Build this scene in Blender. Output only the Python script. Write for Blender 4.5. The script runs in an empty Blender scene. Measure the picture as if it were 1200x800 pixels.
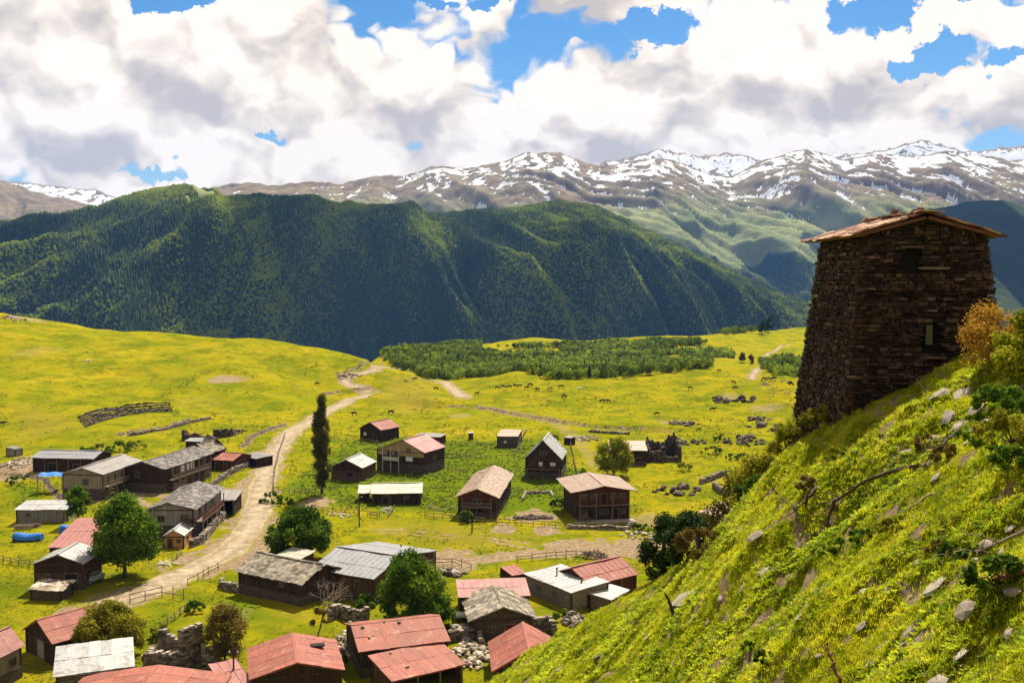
import bpy, bmesh, math, random
import numpy as np
from mathutils import Vector, Matrix
random.seed(7); rng = np.random.default_rng(11)
R = math.radians
sc = bpy.context.scene
COL = sc.collection

# ---------------------------------------------------------------- camera
F = 1200 * 35.0 / 36.0
PITCH = math.atan(70 / F)
cam_d = bpy.data.cameras.new('camera'); cam = bpy.data.objects.new('camera', cam_d); COL.objects.link(cam)
cam_d.lens = 35; cam_d.sensor_width = 36; cam_d.clip_start = 0.1; cam_d.clip_end = 60000
cam.location = (0, 0, 0); cam.rotation_euler = (R(90) - PITCH, 0, 0)
sc.camera = cam
# ---------------------------------------------------------------- light
SUN_EL, SUN_AZ = R(54), R(17)            # azimuth from +y towards +x
sun_d = bpy.data.lights.new('sun', 'SUN'); sun = bpy.data.objects.new('sun', sun_d); COL.objects.link(sun)
sun_d.energy = 5.0; sun_d.angle = R(0.5); sun_d.color = (1.0, 0.93, 0.80)
SD = Vector((math.sin(SUN_AZ) * math.cos(SUN_EL), math.cos(SUN_AZ) * math.cos(SUN_EL), math.sin(SUN_EL)))
sun.rotation_euler = SD.to_track_quat('Z', 'Y').to_euler(); sun.location = SD * 200
vs = sc.view_settings; vs.view_transform = 'Standard'; vs.look = 'None'; vs.exposure = 1.25; vs.gamma = 1.0
sc.cycles.volume_bounces = 0; sc.cycles.max_bounces = 6; sc.cycles.transparent_max_bounces = 16
sc.cycles.diffuse_bounces = 3; sc.cycles.use_denoising = True

def raydir(px, py):
    a = (px - 600) / F; b = (400 - py) / F
    yy = math.cos(PITCH) + b * math.sin(PITCH)
    return a / yy, (-math.sin(PITCH) + b * math.cos(PITCH)) / yy      # x/y, z/y
def P(px, py, d):
    u, s = raydir(px, py); return (u * d, d, s * d)

# ---------------------------------------------------------------- sky (world)
world = bpy.data.worlds.new('World'); sc.world = world; world.use_nodes = True
def sky():
    nt = world.node_tree; N = nt.nodes; L = nt.links; N.clear()
    out = N.new('ShaderNodeOutputWorld'); bg = N.new('ShaderNodeBackground'); bg.inputs[1].default_value = 0.078
    st = N.new('ShaderNodeTexSky'); st.sky_type = 'NISHITA'; st.sun_disc = False
    st.sun_elevation = SUN_EL; st.sun_rotation = SUN_AZ; st.altitude = 1900; st.ozone_density = 2.5; st.air_density = 1.3
    tc = N.new('ShaderNodeTexCoord')
    def mth(op, a, b=None, c=None, clamp=False):
        n = N.new('ShaderNodeMath'); n.operation = op; n.use_clamp = clamp
        for i, v in enumerate((a, b, c)):
            if v is None: continue
            if isinstance(v, (int, float)): n.inputs[i].default_value = v
            else: L.new(v, n.inputs[i])
        return n.outputs[0]
    def vm(op, a, b=None, sc_=None):
        n = N.new('ShaderNodeVectorMath'); n.operation = op
        for i, v in enumerate((a, b)):
            if v is None: continue
            if isinstance(v, tuple): n.inputs[i].default_value = v
            else: L.new(v, n.inputs[i])
        if sc_ is not None: n.inputs['Scale'].default_value = sc_
        return n
    def noise(vec, scale, det, rough, lac=2.1):
        n = N.new('ShaderNodeTexNoise'); L.new(vec, n.inputs['Vector'])
        n.inputs['Scale'].default_value = scale; n.inputs['Detail'].default_value = det
        n.inputs['Roughness'].default_value = rough; n.inputs['Lacunarity'].default_value = lac
        return n
    def sstep(v, a, b):
        n = N.new('ShaderNodeMapRange'); n.interpolation_type = 'SMOOTHSTEP'
        L.new(v, n.inputs[0]); n.inputs[1].default_value = a; n.inputs[2].default_value = b
        return n.outputs[0]
    d0 = tc.outputs['Generated']
    # soft warp so that nothing is an ellipse
    wn = noise(d0, 9.0, 3, .55)
    wv = vm('SUBTRACT', wn.outputs['Color'], (.5, .5, .5)).outputs[0]
    dw = vm('ADD', d0, vm('SCALE', wv, None, .075).outputs[0]).outputs[0]
    def spots(lst, v):                        # sum of soft spots; (px, py, rx, ry, weight)
        tot = None
        for px, py, rx, ry, w in lst:
            u, s = raydir(px, py); c = Vector((u, 1, s)).normalized()
            df = vm('SUBTRACT', v, tuple(c)).outputs[0]
            sx = F / rx / .9; sz = F / ry / .9
            ln = vm('LENGTH', vm('MULTIPLY', df, (sx, min(sx, sz), sz)).outputs[0]).outputs['Value']
            n = N.new('ShaderNodeMapRange'); n.interpolation_type = 'SMOOTHSTEP'
            L.new(ln, n.inputs[0]); n.inputs[1].default_value = 1.5; n.inputs[2].default_value = .35
            n.inputs[3].default_value = 0; n.inputs[4].default_value = w
            tot = n.outputs[0] if tot is None else mth('ADD', tot, n.outputs[0])
        return tot
    def density(v):
        v2 = vm('MULTIPLY', v, (1, 1, 1.35)).outputs[0]
        a = noise(v2, 3.1, 6, .55).outputs['Fac']
        vo = N.new('ShaderNodeTexVoronoi'); vo.feature = 'F1'
        wv2 = vm('ADD', v2, vm('SCALE', vm('SUBTRACT', noise(v2, 16, 2, .6).outputs['Color'], (.5, .5, .5)).outputs[0], None, .05).outputs[0]).outputs[0]
        L.new(wv2, vo.inputs['Vector']); vo.inputs['Scale'].default_value = 9.5; vo.inputs['Detail'].default_value = 1.8; vo.inputs['Roughness'].default_value = .55
        b = mth('MULTIPLY', mth('SUBTRACT', .55, vo.outputs['Distance']), .68)
        return mth('ADD', a, b)
    D1 = density(dw)
    up = vm('ADD', dw, (.006, 0, .030)).outputs[0]
    D2 = density(up)
    hwv = vm('SUBTRACT', noise(d0, 34.0, 5, .65).outputs['Color'], (.5, .5, .5)).outputs[0]
    dh = vm('ADD', dw, vm('SCALE', hwv, None, .055).outputs[0]).outputs[0]
    holes = spots([(212, 5, 42, 18, .85), (500, -5, 22, 9, .5), (575, -4, 30, 9, .8), (636, 46, 26, 10, .75), (690, 54, 26, 8, .6), (772, 32, 42, 18, .85), (1035, 18, 44, 22, .8),
                   (1178, 68, 36, 12, .8), (1120, 2, 40, 8, .5), (1078, 66, 28, 15, .8), (172, 194, 58, 15, .85), (308, 168, 26, 6, .5), 
                   (-250, 40, 90, 50, 1), (1500, 20, 120, 60, 1), (700, -260, 240, 90, 1), (100, -330, 170, 110, 1), (1300, -420, 220, 120, 1)], dh)
    fills = spots([(135, 45, 50, 60, .6), (1140, 34, 60, 14, .9), (560, 205, 500, 26, .5), (60, 160, 160, 60, .3), (1010, 60, 50, 30, .3), (900, 60, 90, 70, .4), (350, 70, 160, 70, .35), (600, 140, 600, 60, .35)], dw)
    cov = mth('ADD', mth('SUBTRACT', D1, mth('MULTIPLY', holes, .50)), mth('MULTIPLY', fills, .6))
    fine = noise(dw, 26.0, 6, .62).outputs['Fac']
    cov = mth('ADD', cov, mth('MULTIPLY', mth('SUBTRACT', fine, .5), .26))
    cloud = sstep(mth('ADD', cov, mth('MULTIPLY', mth('SUBTRACT', 1.0, mth('MINIMUM', holes, 1.0)), .225)), .33, .47)
    greys = spots([(120, 90, 60, 60, .75), (150, 150, 60, 30, .5), (215, 142, 60, 16, .5), (405, 82, 80, 18, .75), (470, 70, 60, 25, .4), (500, 130, 110, 34, .4), (720, 145, 60, 40, .6), (640, 160, 70, 24, .4),
                   (40, 185, 90, 10, .55), (590, 215, 130, 14, .6), (380, 212, 90, 10, .6), (960, 100, 70, 26, .35), (1140, 110, 60, 24, .3), (330, 60, 60, 26, .3), (880, 160, 90, 16, .3)], dw)
    lit = mth('MULTIPLY', mth('SUBTRACT', D1, D2), 2.8)
    shade = mth('ADD', mth('ADD', .83, lit), mth('MULTIPLY', greys, -.27))
    soft = noise(dw, 7.0, 8, .62).outputs['Fac']
    shade = mth('ADD', shade, mth('MULTIPLY', mth('ADD', mth('SUBTRACT', soft, .5), mth('MULTIPLY', mth('SUBTRACT', fine, .5), .45)), 1.25), clamp=True)
    cr = N.new('ShaderNodeValToRGB'); e = cr.color_ramp.elements
    k = 1.0
    e[0].position = 0; e[0].color = (.55, .525, .50, 1)
    e[1].position = 1; e[1].color = (1.04, 1.0, .93, 1)
    m1 = e.new(.35); m1.color = (.70, .66, .61, 1)
    m2 = e.new(.66); m2.color = (.86, .81, .74, 1)
    L.new(shade, cr.inputs[0])
    cc = vm('MULTIPLY', cr.outputs['Color'], (6.75, 6.2, 5.5)).outputs[0]
    hs = N.new('ShaderNodeHueSaturation'); hs.inputs['Saturation'].default_value = 1.4; hs.inputs['Value'].default_value = .56
    L.new(st.outputs[0], hs.inputs['Color'])
    mx = N.new('ShaderNodeMix'); mx.data_type = 'RGBA'
    L.new(cloud, mx.inputs['Factor']); L.new(hs.outputs[0], mx.inputs['A']); L.new(cc, mx.inputs['B'])
    L.new(mx.outputs['Result'], bg.inputs[0]); L.new(bg.outputs[0], out.inputs[0])
sky()
world.cycles.sampling_method = 'NONE'

# ---------------------------------------------------------------- numpy noise
_perm = rng.permutation(512); _perm = np.concatenate([_perm, _perm, _perm])
_ga = rng.random(512) * 2 * np.pi; _gx, _gy = np.cos(_ga), np.sin(_ga)
def perlin(x, y):
    x = np.asarray(x, float); y = np.asarray(y, float)
    xi = np.floor(x).astype(int); yi = np.floor(y).astype(int); xf = x - xi; yf = y - yi
    xi &= 511; yi &= 511
    def g(ix, iy, fx, fy):
        h = _perm[_perm[ix & 511] + (iy & 511)]; return _gx[h] * fx + _gy[h] * fy
    u = xf * xf * xf * (xf * (xf * 6 - 15) + 10); v = yf * yf * yf * (yf * (yf * 6 - 15) + 10)
    a = g(xi, yi, xf, yf) * (1 - u) + g(xi + 1, yi, xf - 1, yf) * u
    b = g(xi, yi + 1, xf, yf - 1) * (1 - u) + g(xi + 1, yi + 1, xf - 1, yf - 1) * u
    return (a * (1 - v) + b * v) * 1.5
def fbm(x, y, o=4, g=.5):
    s = 0; a = 1
    for i in range(o):
        s = s + a * perlin(x * 2 ** i + 17.3 * i, y * 2 ** i - 9.1 * i); a *= g
    return s
def ridged(x, y, o=4, g=.5):
    s = 0; a = 1
    for i in range(o):
        s = s + a * (1 - 2 * np.abs(perlin(x * 2 ** i + 31.7 * i, y * 2 ** i + 5.3 * i))); a *= g
    return s
def sm(a, b, x):
    t = np.clip((x - a) / (b - a), 0, 1); return t * t * (3 - 2 * t)

# ---------------------------------------------------------------- terrain surfaces
class TPS:
    """thin-plate surface through known heights, in (bearing, log distance)"""
    def __init__(s, pts, lam=1e-3):
        p = np.array(pts); s.q = s.co(p[:, 0], p[:, 1]); n = len(p)
        K = s.k(s.q, s.q) + lam * np.eye(n); A = np.zeros((n + 3, n + 3)); A[:n, :n] = K
        A[:n, n] = 1; A[:n, n + 1:] = s.q; A[n, :n] = 1; A[n + 1:, :n] = s.q.T
        s.w = np.linalg.solve(A, np.concatenate([p[:, 2], [0, 0, 0]]))
    def co(s, x, y):
        ph = np.clip(np.arctan2(x, y), -.95, .95); r = np.maximum(np.hypot(x, y), 4.2)
        return np.stack([ph * 2.2, np.log(r)], -1)
    def k(s, a, b):
        d2 = ((a[:, None] - b[None]) ** 2).sum(-1); return .5 * d2 * np.log(d2 + 1e-12)
    def __call__(s, x, y):
        x = np.atleast_1d(np.asarray(x, float)); sh = x.shape; y = np.atleast_1d(np.asarray(y, float))
        q = s.co(x.ravel(), y.ravel()); o = np.empty(len(q))
        for i in range(0, len(q), 40000):
            qq = q[i:i + 40000]; o[i:i + 40000] = s.k(qq, s.q) @ s.w[:-3] + s.w[-3] + qq @ s.w[-2:]
        return o.reshape(sh)

hp = [P(1200, 800, 11), P(1050, 800, 15), P(900, 800, 22), P(750, 800, 34), P(600, 808, 58), P(1200, 700, 14.5), P(1000, 700, 21), P(850, 700, 32),
      P(742, 702, 60), P(1200, 600, 19), P(1050, 600, 26), P(920, 600, 36), P(850, 628, 52), P(1200, 500, 24.5), P(1080, 500, 33), P(975, 512, 41),
      P(1200, 412, 33), P(1140, 428, 36), P(1060, 476, 38.5), P(1000, 502, 40), P(650, 752, 66), P(575, 806, 76), P(800, 668, 56),
      P(850, 690, 75), P(750, 770, 85), P(700, 830, 95), P(930, 540, 47), P(1000, 560, 60), P(1000, 640, 90), P(1200, 440, 50), P(1200, 480, 60), P(1200, 560, 90), P(1400, 330, 33), P(1400, 420, 70), P(1500, 500, 100)]
for px, z in ((-900, -4.5), (-300, -4.2), (200, -3.6), (600, -2.9), (1200, -2.3), (1900, 0)): hp.append(P(px, 400, 3)[:2] + (z,))
for px, py, d in ((0, 1100, 60), (400, 950, 60), (450, 1150, 25), (0, 1300, 25), (-600, 1400, 25), (-600, 1100, 60), (300, 1300, 10), (800, 1150, 8), (1200, 1000, 6)): hp.append(P(px, py, d))
for px in (-600, 0, 500, 900, 1300, 1700): hp.append(P(px, 400, 140)[:2] + (-60,))
hill = TPS(hp)
vp = [(px, d, -45) for px in (-500, 0, 300, 600, 950) for d in (90, 150, 220)]
vp += [(0, 262, -45), (0, 300, -41), (0, 340, -36), (0, 400, -28), (0, 450, -19.5), (0, 482, -16.3), (0, 540, -25), (0, 700, -100), (0, 1000, -280),
       (200, 300, -43), (200, 360, -38), (200, 430, -30.5), (200, 480, -26), (200, 560, -38), (200, 800, -130), (200, 1100, -290),
       (400, 300, -45), (400, 400, -42.5), (400, 450, -34.5), (400, 480, -33.5), (400, 560, -45), (400, 800, -120), (400, 1150, -290),
       (300, 480, -28.8), (300, 530, -33), (300, 400, -36),
       (445, 435, -38), (445, 480, -42), (445, 620, -56), (445, 690, -55), (445, 750, -54), (445, 950, -80), (445, 1200, -290), (480, 415, -39.6), (480, 360, -45), (480, 470, -46), (520, 380, -44.5), (520, 430, -47), (540, 500, -50),
       (600, 300, -45), (600, 400, -44.6), (600, 470, -43.8), (600, 560, -53), (600, 650, -55.5), (600, 900, -55.5), (600, 980, -61), (600, 1250, -270),
       (800, 300, -45), (800, 400, -43.5), (800, 480, -42.8), (800, 570, -53), (800, 660, -55), (800, 900, -53), (780, 980, -56), (800, 1250, -260),
       (930, 300, -44), (930, 400, -42.5), (930, 490, -43.5), (930, 570, -52), (930, 700, -54), (930, 1000, -50), (930, 1080, -54), (930, 1350, -260),
       (1150, 300, -42), (1150, 500, -47), (1150, 700, -56), (1150, 1000, -58), (1150, 1350, -250), (1500, 300, -35), (1500, 600, -50), (1500, 1200, -200),
       (-500, 300, -40), (-500, 480, 5), (-500, 700, -60), (-500, 1100, -280), (20, 240, -43.8)]
vp += [(480, 620, -55), (480, 700, -54.5), (480, 800, -57), (500, 900, -62), (480, 950, -90), (530, 700, -55), (540, 800, -56.5), (600, 780, -57), (700, 700, -56), (700, 790, -57), (700, 900, -57), (700, 980, -60), (800, 780, -56.5), (870, 780, -56), (870, 1000, -52), (930, 800, -54.5), (930, 900, -52.5), (1050, 700, -56), (1050, 800, -55), (1050, 900, -54), (1050, 1000, -53), (640, 430, -44)]
vp += [(px, 30, -47) for px in (-400, 300, 900)] + [(px, 1600, -330) for px in (-900, 0, 600, 1200, 2000)]
valley = TPS([((px - 600) / F * d, d, z) for px, d, z in vp])
flat_spots = []                                   # (x, y, radius, z) levelled by hand for yards
scarps = []                                       # polylines (pts, height)
def poly_dist(x, y, pts):
    """distance to a polyline and signed side (positive = left of travel)"""
    best = np.full(np.shape(x), 1e9); side = np.zeros(np.shape(x)); par = np.zeros(np.shape(x)); acc = 0
    for (ax, ay), (bx, by) in zip(pts[:-1], pts[1:]):
        dx, dy = bx - ax, by - ay; l2 = dx * dx + dy * dy; l = math.sqrt(l2)
        t = np.clip(((x - ax) * dx + (y - ay) * dy) / l2, 0, 1)
        ex = x - ax - t * dx; ey = y - ay - t * dy; dd = np.hypot(ex, ey); m = dd < best
        best = np.where(m, dd, best); side = np.where(m, np.sign(dx * ey - dy * ex), side); par = np.where(m, acc + t * l, par); acc += l
    return best, side, par
def Hbase(x, y):
    x = np.atleast_1d(np.asarray(x, float)); y = np.atleast_1d(np.asarray(y, float))
    r = np.hypot(x, y); h = hill(x, y); v = valley(x, y); k = 1.2
    v = np.minimum(v, -46 + (v + 46) * sm(60, 130, r)); h = h * (1 - sm(125, 170, r)) - 1000 * sm(125, 170, r)
    d = np.clip(.5 + .5 * (h - v) / k, 0, 1); m = v * (1 - d) + h * d + k * d * (1 - d)
    r = np.hypot(x, y); w = sm(250, 420, r)
    rough = fbm(x / 38, y / 38, 3) * (.35 + 1.5 * w) + fbm(x / 9, y / 9, 3) * (.10 + .14 * w)
    hm = sm(-1, 3, h - v)
    rough = rough * (1 - hm * .75) + hm * (fbm(x / 11 + 4, y / 8, 3) * .7 + fbm(x / 5 + 9, y / 4, 2) * .22 + fbm(x / 4.5, y / 4.5, 4) * .34 + np.maximum(ridged(x / 3.1, y / 2.2, 3) - .6, 0) * .28 + fbm(x / .9, y / .9, 3) * .06)
    # hummocky rocky knolls on the right half of the meadow
    kn = sm(60, 110, x) * sm(235, 300, y) * (1 - sm(400, 460, y)) * (1 - hm)
    rough = rough + kn * np.maximum(ridged(x / 30, y / 22, 3) * 1.9, 0)
    return m + rough * sm(3, 12, r), hm
def H(x, y):
    z, _ = Hbase(x, y)
    x = np.atleast_1d(np.asarray(x, float)); y = np.atleast_1d(np.asarray(y, float))
    for pts, hgt in scarps:
        d, s, _p = poly_dist(x, y, pts)
        z = z + hgt * np.where(s > 0, np.exp(-(d / 14) ** 2) * sm(0, .9, d), 0) - .25 * hgt * np.where(s <= 0, np.exp(-(d / 5) ** 2), 0)
    return z
def hz(x, y): return float(H(x, y)[0])
_rs = np.concatenate([np.arange(4, 30, .25), np.arange(30, 120, .5), np.geomspace(120, 1500, 900)])
def at(px, py, lift=0.0, valley_only=False, dmin=0):
    """point of the terrain (raised by lift) that is seen at a pixel of the photograph"""
    u, s = raydir(px, py)
    ys = _rs[_rs > (90 if valley_only else dmin)]
    z = H(u * ys, ys) + lift; below = np.nonzero(s * ys < z)[0]
    i = below[0] if len(below) else int(np.argmin((s * ys - z) / ys))
    if i == 0 or not len(below): y = ys[i]
    else:
        y0, y1 = ys[i - 1], ys[i]; f0 = s * y0 - z[i - 1]; f1 = s * y1 - z[i]; y = y0 + (y1 - y0) * f0 / (f0 - f1)
    return Vector((u * y, y, s * y - lift))
def at2(px, py, **k): v = at(px, py, **k); return (v.x, v.y)
scarps.append(([at2(*p) for p in ((522, 476), (560, 478), (590, 484), (615, 488), (650, 494), (690, 500), (740, 504), (790, 505))], .9))
scarps.append(([at2(*p) for p in ((380, 462), (400, 459), (425, 456))], .8))
scarps.append(([at2(*p) for p in ((395, 444), (405, 437), (425, 428), (448, 425))], .9))
scarps.append(([at2(*p) for p in ((285, 525), (296, 512), (310, 506), (335, 498))], .7))
scarps.append(([at2(*p) for p in ((140, 510), (165, 505), (200, 500), (225, 492))], .8))
scarps.append(([at2(*p, dmin=90) for p in ((-30, 556), (10, 556), (50, 562), (75, 590))], .5))

# ---------------------------------------------------------------- materials
def mat(name, col=(.5, .5, .5), rough=.9, spec=.2):
    m = bpy.data.materials.new(name); m.use_nodes = True
    b = m.node_tree.nodes['Principled BSDF']; b.inputs['Base Color'].default_value = (*col, 1)
    b.inputs['Roughness'].default_value = rough; b.inputs['Specular IOR Level'].default_value = spec
    return m
class NB:
    """small node helper"""
    def __init__(s, m):
        s.m = m; s.t = m.node_tree; s.N = s.t.nodes; s.L = s.t.links; s.b = s.N['Principled BSDF']
    def co(s, kind='Object', scale=(1, 1, 1)):
        tc = s.N.new('ShaderNodeTexCoord'); mp = s.N.new('ShaderNodeMapping'); mp.inputs['Scale'].default_value = scale
        s.L.new(tc.outputs[kind], mp.inputs[0]); return mp.outputs[0]
    def noise(s, v, sc_, det=4, rough=.55, out='Fac'):
        n = s.N.new('ShaderNodeTexNoise'); n.inputs['Scale'].default_value = sc_; n.inputs['Detail'].default_value = det; n.inputs['Roughness'].default_value = rough
        if v is not None: s.L.new(v, n.inputs['Vector'])
        return n.outputs[out]
    def voro(s, v, sc_, out='Distance', feat='F1'):
        n = s.N.new('ShaderNodeTexVoronoi'); n.feature = feat; n.inputs['Scale'].default_value = sc_
        if v is not None: s.L.new(v, n.inputs['Vector'])
        return n.outputs[out]
    def ramp(s, f, *st):
        n = s.N.new('ShaderNodeValToRGB'); e = n.color_ramp.elements
        while len(e) < len(st): e.new(.5)
        for i, (p, c) in enumerate(st):
            e[i].position = p; e[i].color = (*c, 1) if len(c) == 3 else c
        s.L.new(f, n.inputs[0]); return n.outputs[0]
    def mix(s, f, a, b, mode='MIX'):
        n = s.N.new('ShaderNodeMix'); n.data_type = 'RGBA'; n.blend_type = mode
        for k_, v in (('Factor', f), ('A', a), ('B', b)):
            if isinstance(v, (int, float)): n.inputs[k_].default_value = v
            elif isinstance(v, tuple): n.inputs[k_].default_value = (*v, 1)
            else: s.L.new(v, n.inputs[k_])
        return n.outputs['Result']
    def math(s, op, a, b=0.0, clamp=False):
        n = s.N.new('ShaderNodeMath'); n.operation = op; n.use_clamp = clamp
        for i, v in enumerate((a, b)):
            if isinstance(v, (int, float)): n.inputs[i].default_value = v
            else: s.L.new(v, n.inputs[i])
        return n.outputs[0]
    def attr(s, name, out='Fac', typ='GEOMETRY'):
        n = s.N.new('ShaderNodeAttribute'); n.attribute_name = name; n.attribute_type = typ; return n.outputs[out]
    def bump(s, h, strength=.5, dist=.05):
        n = s.N.new('ShaderNodeBump'); n.inputs['Strength'].default_value = strength; n.inputs['Distance'].default_value = dist
        s.L.new(h, n.inputs['Height']); s.L.new(n.outputs[0], s.b.inputs['Normal'])
    def color(s, c, k=.74): s.L.new(s.mix(1.0, c, (k, k, k), 'MULTIPLY'), s.b.inputs['Base Color'])
    def rand(s):
        n = s.N.new('ShaderNodeObjectInfo'); return n.outputs['Random']

def mesh_np(name, co, faces, attrs=None, smooth=True, cols=None):
    """mesh from arrays (faces: all quads or all tris)"""
    me = bpy.data.meshes.new(name); co = np.asarray(co, np.float32); faces = np.asarray(faces, np.int32); k = faces.shape[1]
    me.vertices.add(len(co)); me.vertices.foreach_set('co', co.ravel())
    me.loops.add(faces.size); me.loops.foreach_set('vertex_index', faces.ravel())
    me.polygons.add(len(faces)); me.polygons.foreach_set('loop_start', np.arange(0, faces.size, k, dtype=np.int32))
    try: me.polygons.foreach_set('loop_total', np.full(len(faces), k, np.int32))
    except Exception: pass
    if smooth: me.polygons.foreach_set('use_smooth', np.ones(len(faces), bool))
    for n, a in (attrs or {}).items():
        a = np.asarray(a, np.float32)
        if a.ndim == 1: at_ = me.attributes.new(n, 'FLOAT', 'POINT'); at_.data.foreach_set('value', a)
        else:
            at_ = me.attributes.new(n, 'FLOAT_COLOR', 'POINT'); at_.data.foreach_set('color', np.concatenate([a, np.ones((len(a), 1), np.float32)], 1).ravel())
    me.update(); me.validate(); return me
def link(name, me, m=None, parent=None, **props):
    o = bpy.data.objects.new(name, me); COL.objects.link(o)
    if m is not None and me is not None and len(me.materials) == 0: me.materials.append(m)
    if parent is not None: o.parent = parent
    for k_, v in props.items():
        if v is not None: o[k_] = v
    return o
def grid_faces(nr, nc, wrap=False):
    i = np.arange(nr - 1)[:, None]; j = np.arange(nc if wrap else nc - 1)[None]
    j2 = (j + 1) % nc
    return np.stack([i * nc + j, i * nc + j2, (i + 1) * nc + j2, (i + 1) * nc + j], -1).reshape(-1, 4)
# ================================================================ GROUND
road_main = [at2(*p, dmin=90) for p in ((95, 715), (135, 706), (170, 694), (205, 678), (240, 662), (270, 645), (290, 622), (300, 605), (303, 590), (306, 572), (311, 555), (320, 533), (330, 518), (346, 503), (365, 493), (390, 479), (412, 467), (436, 460))]
road_up = [at2(*p) for p in ((437, 460.5), (425, 456), (412, 452), (404, 449), (406, 444), (420, 438), (440, 433.5), (462, 431.5), (478, 432.5))]
road_far = [at2(*p) for p in ((517, 447), (526, 452), (536, 459), (543, 466))]
road_side = [at2(*p, dmin=90) for p in ((262, 600), (270, 585), (282, 573), (300, 562), (316, 548))]
track_mid = [at2(*p, dmin=90) for p in ((385, 628), (430, 622), (470, 622), (520, 628), (575, 632), (625, 640), (650, 646))]
yard_mid = [at2(*p, dmin=90) for p in ((495, 660), (540, 658), (590, 652), (640, 648), (690, 645), (745, 640), (800, 632), (850, 622))]
track_far = [at2(*p) for p in ((880, 445), (887, 432), (896, 421), (905, 413), (925, 404))]
path_field = [at2(*p) for p in ((560, 478), (600, 486), (650, 496), (672, 510), (688, 530), (700, 548))]
def poly_mask(x, y, pts, edge=2.0):
    """1 inside polygon"""
    ins = np.zeros(np.shape(x), bool); n = len(pts)
    for i in range(n):
        (x1, y1), (x2, y2) = pts[i], pts[(i + 1) % n]
        c = ((y1 > y) != (y2 > y)) & (x < (x2 - x1) * (y - y1) / (y2 - y1 + 1e-12) + x1); ins ^= c
    d, _s, _p = poly_dist(x, y, list(pts) + [pts[0]])
    return np.where(ins, sm(0, edge, d), 0)
lush_polys = [[at2(*p, dmin=90) for p in pl] for pl in (
    ((315, 575), (390, 520), (395, 517), (470, 512), (520, 515), (640, 513), (700, 560), (665, 612), (430, 600), (340, 592)),
    ((155, 712), (195, 702), (235, 712), (200, 738), (160, 735)), ((235, 700), (290, 690), (410, 745), (250, 735)),
    ((690, 700), (720, 690), (735, 695), (700, 740), (640, 740)), ((0, 560), (60, 565), (70, 588), (20, 605), (0, 600)),
    ((560, 560), (640, 555), (665, 600), (600, 610), (580, 600)), ((610, 640), (700, 640), (700, 655), (620, 660)))]
dry_polys = [[at2(*p, dmin=90) for p in pl] for pl in (
    ((390, 600), (520, 606), (660, 622), (640, 655), (500, 650), (410, 628)), ((440, 445), (520, 452), (530, 475), (470, 490), (420, 475)),
    ((0, 470), (60, 470), (120, 500), (0, 530)), ((640, 500), (690, 505), (720, 560), (690, 560)))]
bare_spots = [(at2(*p[:2], dmin=90), p[2], p[3]) for p in ((20, 548, 10, 1), (45, 537, 7, .8), (135, 575, 9, 1), (150, 590, 5, .9), (170, 577, 6, .8), (265, 445, 9, .75), (30, 374, 10, .9), (592, 620, 3, 1),
    (640, 622, 3, 1), (660, 642, 5, .9), (700, 643, 6, 1), (740, 640, 6, 1), (625, 604, 5, .9), (500, 445, 12, .6), (485, 441, 6, .5), (235, 470, 12, .35), (45, 411, 12, .4),
    (280, 720, 3, .4), (300, 655, 7, .8), (245, 660, 8, .9), (275, 640, 7, 1), (298, 612, 6, 1), (490, 655, 5, .9), (520, 660, 6, .7), (780, 495, 6, .5), (860, 465, 7, .5), (605, 755, 3, .6), (420, 755, 3, .8), (895, 500, 6, .3),
    (900, 478, 8, .5), (540, 487, 5, .5), (370, 588, 4, .8), (190, 640, 2, .5), (650, 520, 6, .3), (840, 560, 5, .4), (860, 390, 8, .2), (760, 610, 5, .5), (130, 700, 4, .5))]
def masks(x, y, z, hm):
    r = np.hypot(x, y)
    wob = fbm(x / 3.2, y / 3.2, 3) ; wob2 = fbm(x / 14, y / 14, 3)
    dirt = np.zeros(np.shape(x))
    for pts, w, st in ((road_main, 3.0, 1), (road_up, 2.6, 1), (road_far, 3.5, 1), (road_side, 2.6, .9), (yard_mid, 2.5, .72), (track_far, 2.2, .7)):
        d, _, _ = poly_dist(x, y, pts); dirt = np.maximum(dirt, st * sm(w + 1.6, w - .6, d + wob * 1.3))
    for pts, st in ((track_mid, .8),):
        d, _, _ = poly_dist(x, y, pts); dirt = np.maximum(dirt, st * sm(.7, .15, np.abs(d - 1.1) + wob * .5) * sm(-.5, .3, wob2 + .2))
    d, _, _ = poly_dist(x, y, path_field); dirt = np.maximum(dirt, .45 * sm(5, 1, d + wob * 2))
    for (cx, cy), rr, st in bare_spots:
        d = np.hypot(x - cx, (y - cy) * .75) / rr; m = d < 2.5
        dirt = np.maximum(dirt, np.where(m, st * sm(1.15, .55, d + wob * .38 + wob2 * .25), 0))
    rock = np.zeros(np.shape(x))
    for pts, hgt in scarps:
        d, s, _p = poly_dist(x, y, pts); t = sm(1.4, .3, d + wob * .5) * np.where(s > -1, 1, .6)
        dirt = np.maximum(dirt, t * .95); rock = np.maximum(rock, t)
    lush = np.zeros(np.shape(x))
    for pl in lush_polys: lush = np.maximum(lush, poly_mask(x, y, pl, 5))
    dry = np.zeros(np.shape(x))
    for pl in dry_polys: dry = np.maximum(dry, poly_mask(x, y, pl, 12))
    kn = sm(60, 110, x) * sm(235, 300, y) * (1 - sm(400, 460, y)) * (1 - hm)
    rk = kn * sm(.95, 1.3, ridged(x / 30, y / 22, 3)); rock = np.maximum(rock, rk * sm(-.1, .3, wob))
    hilld = hm * sm(.40, .70, fbm(x / .75 + 9, y / 1.1, 4) + .12 + .25 * fbm(x / 6, y / 6, 2))
    dirt = np.maximum(dirt, hilld * .8)
    return dirt, rock, lush, dry

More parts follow.
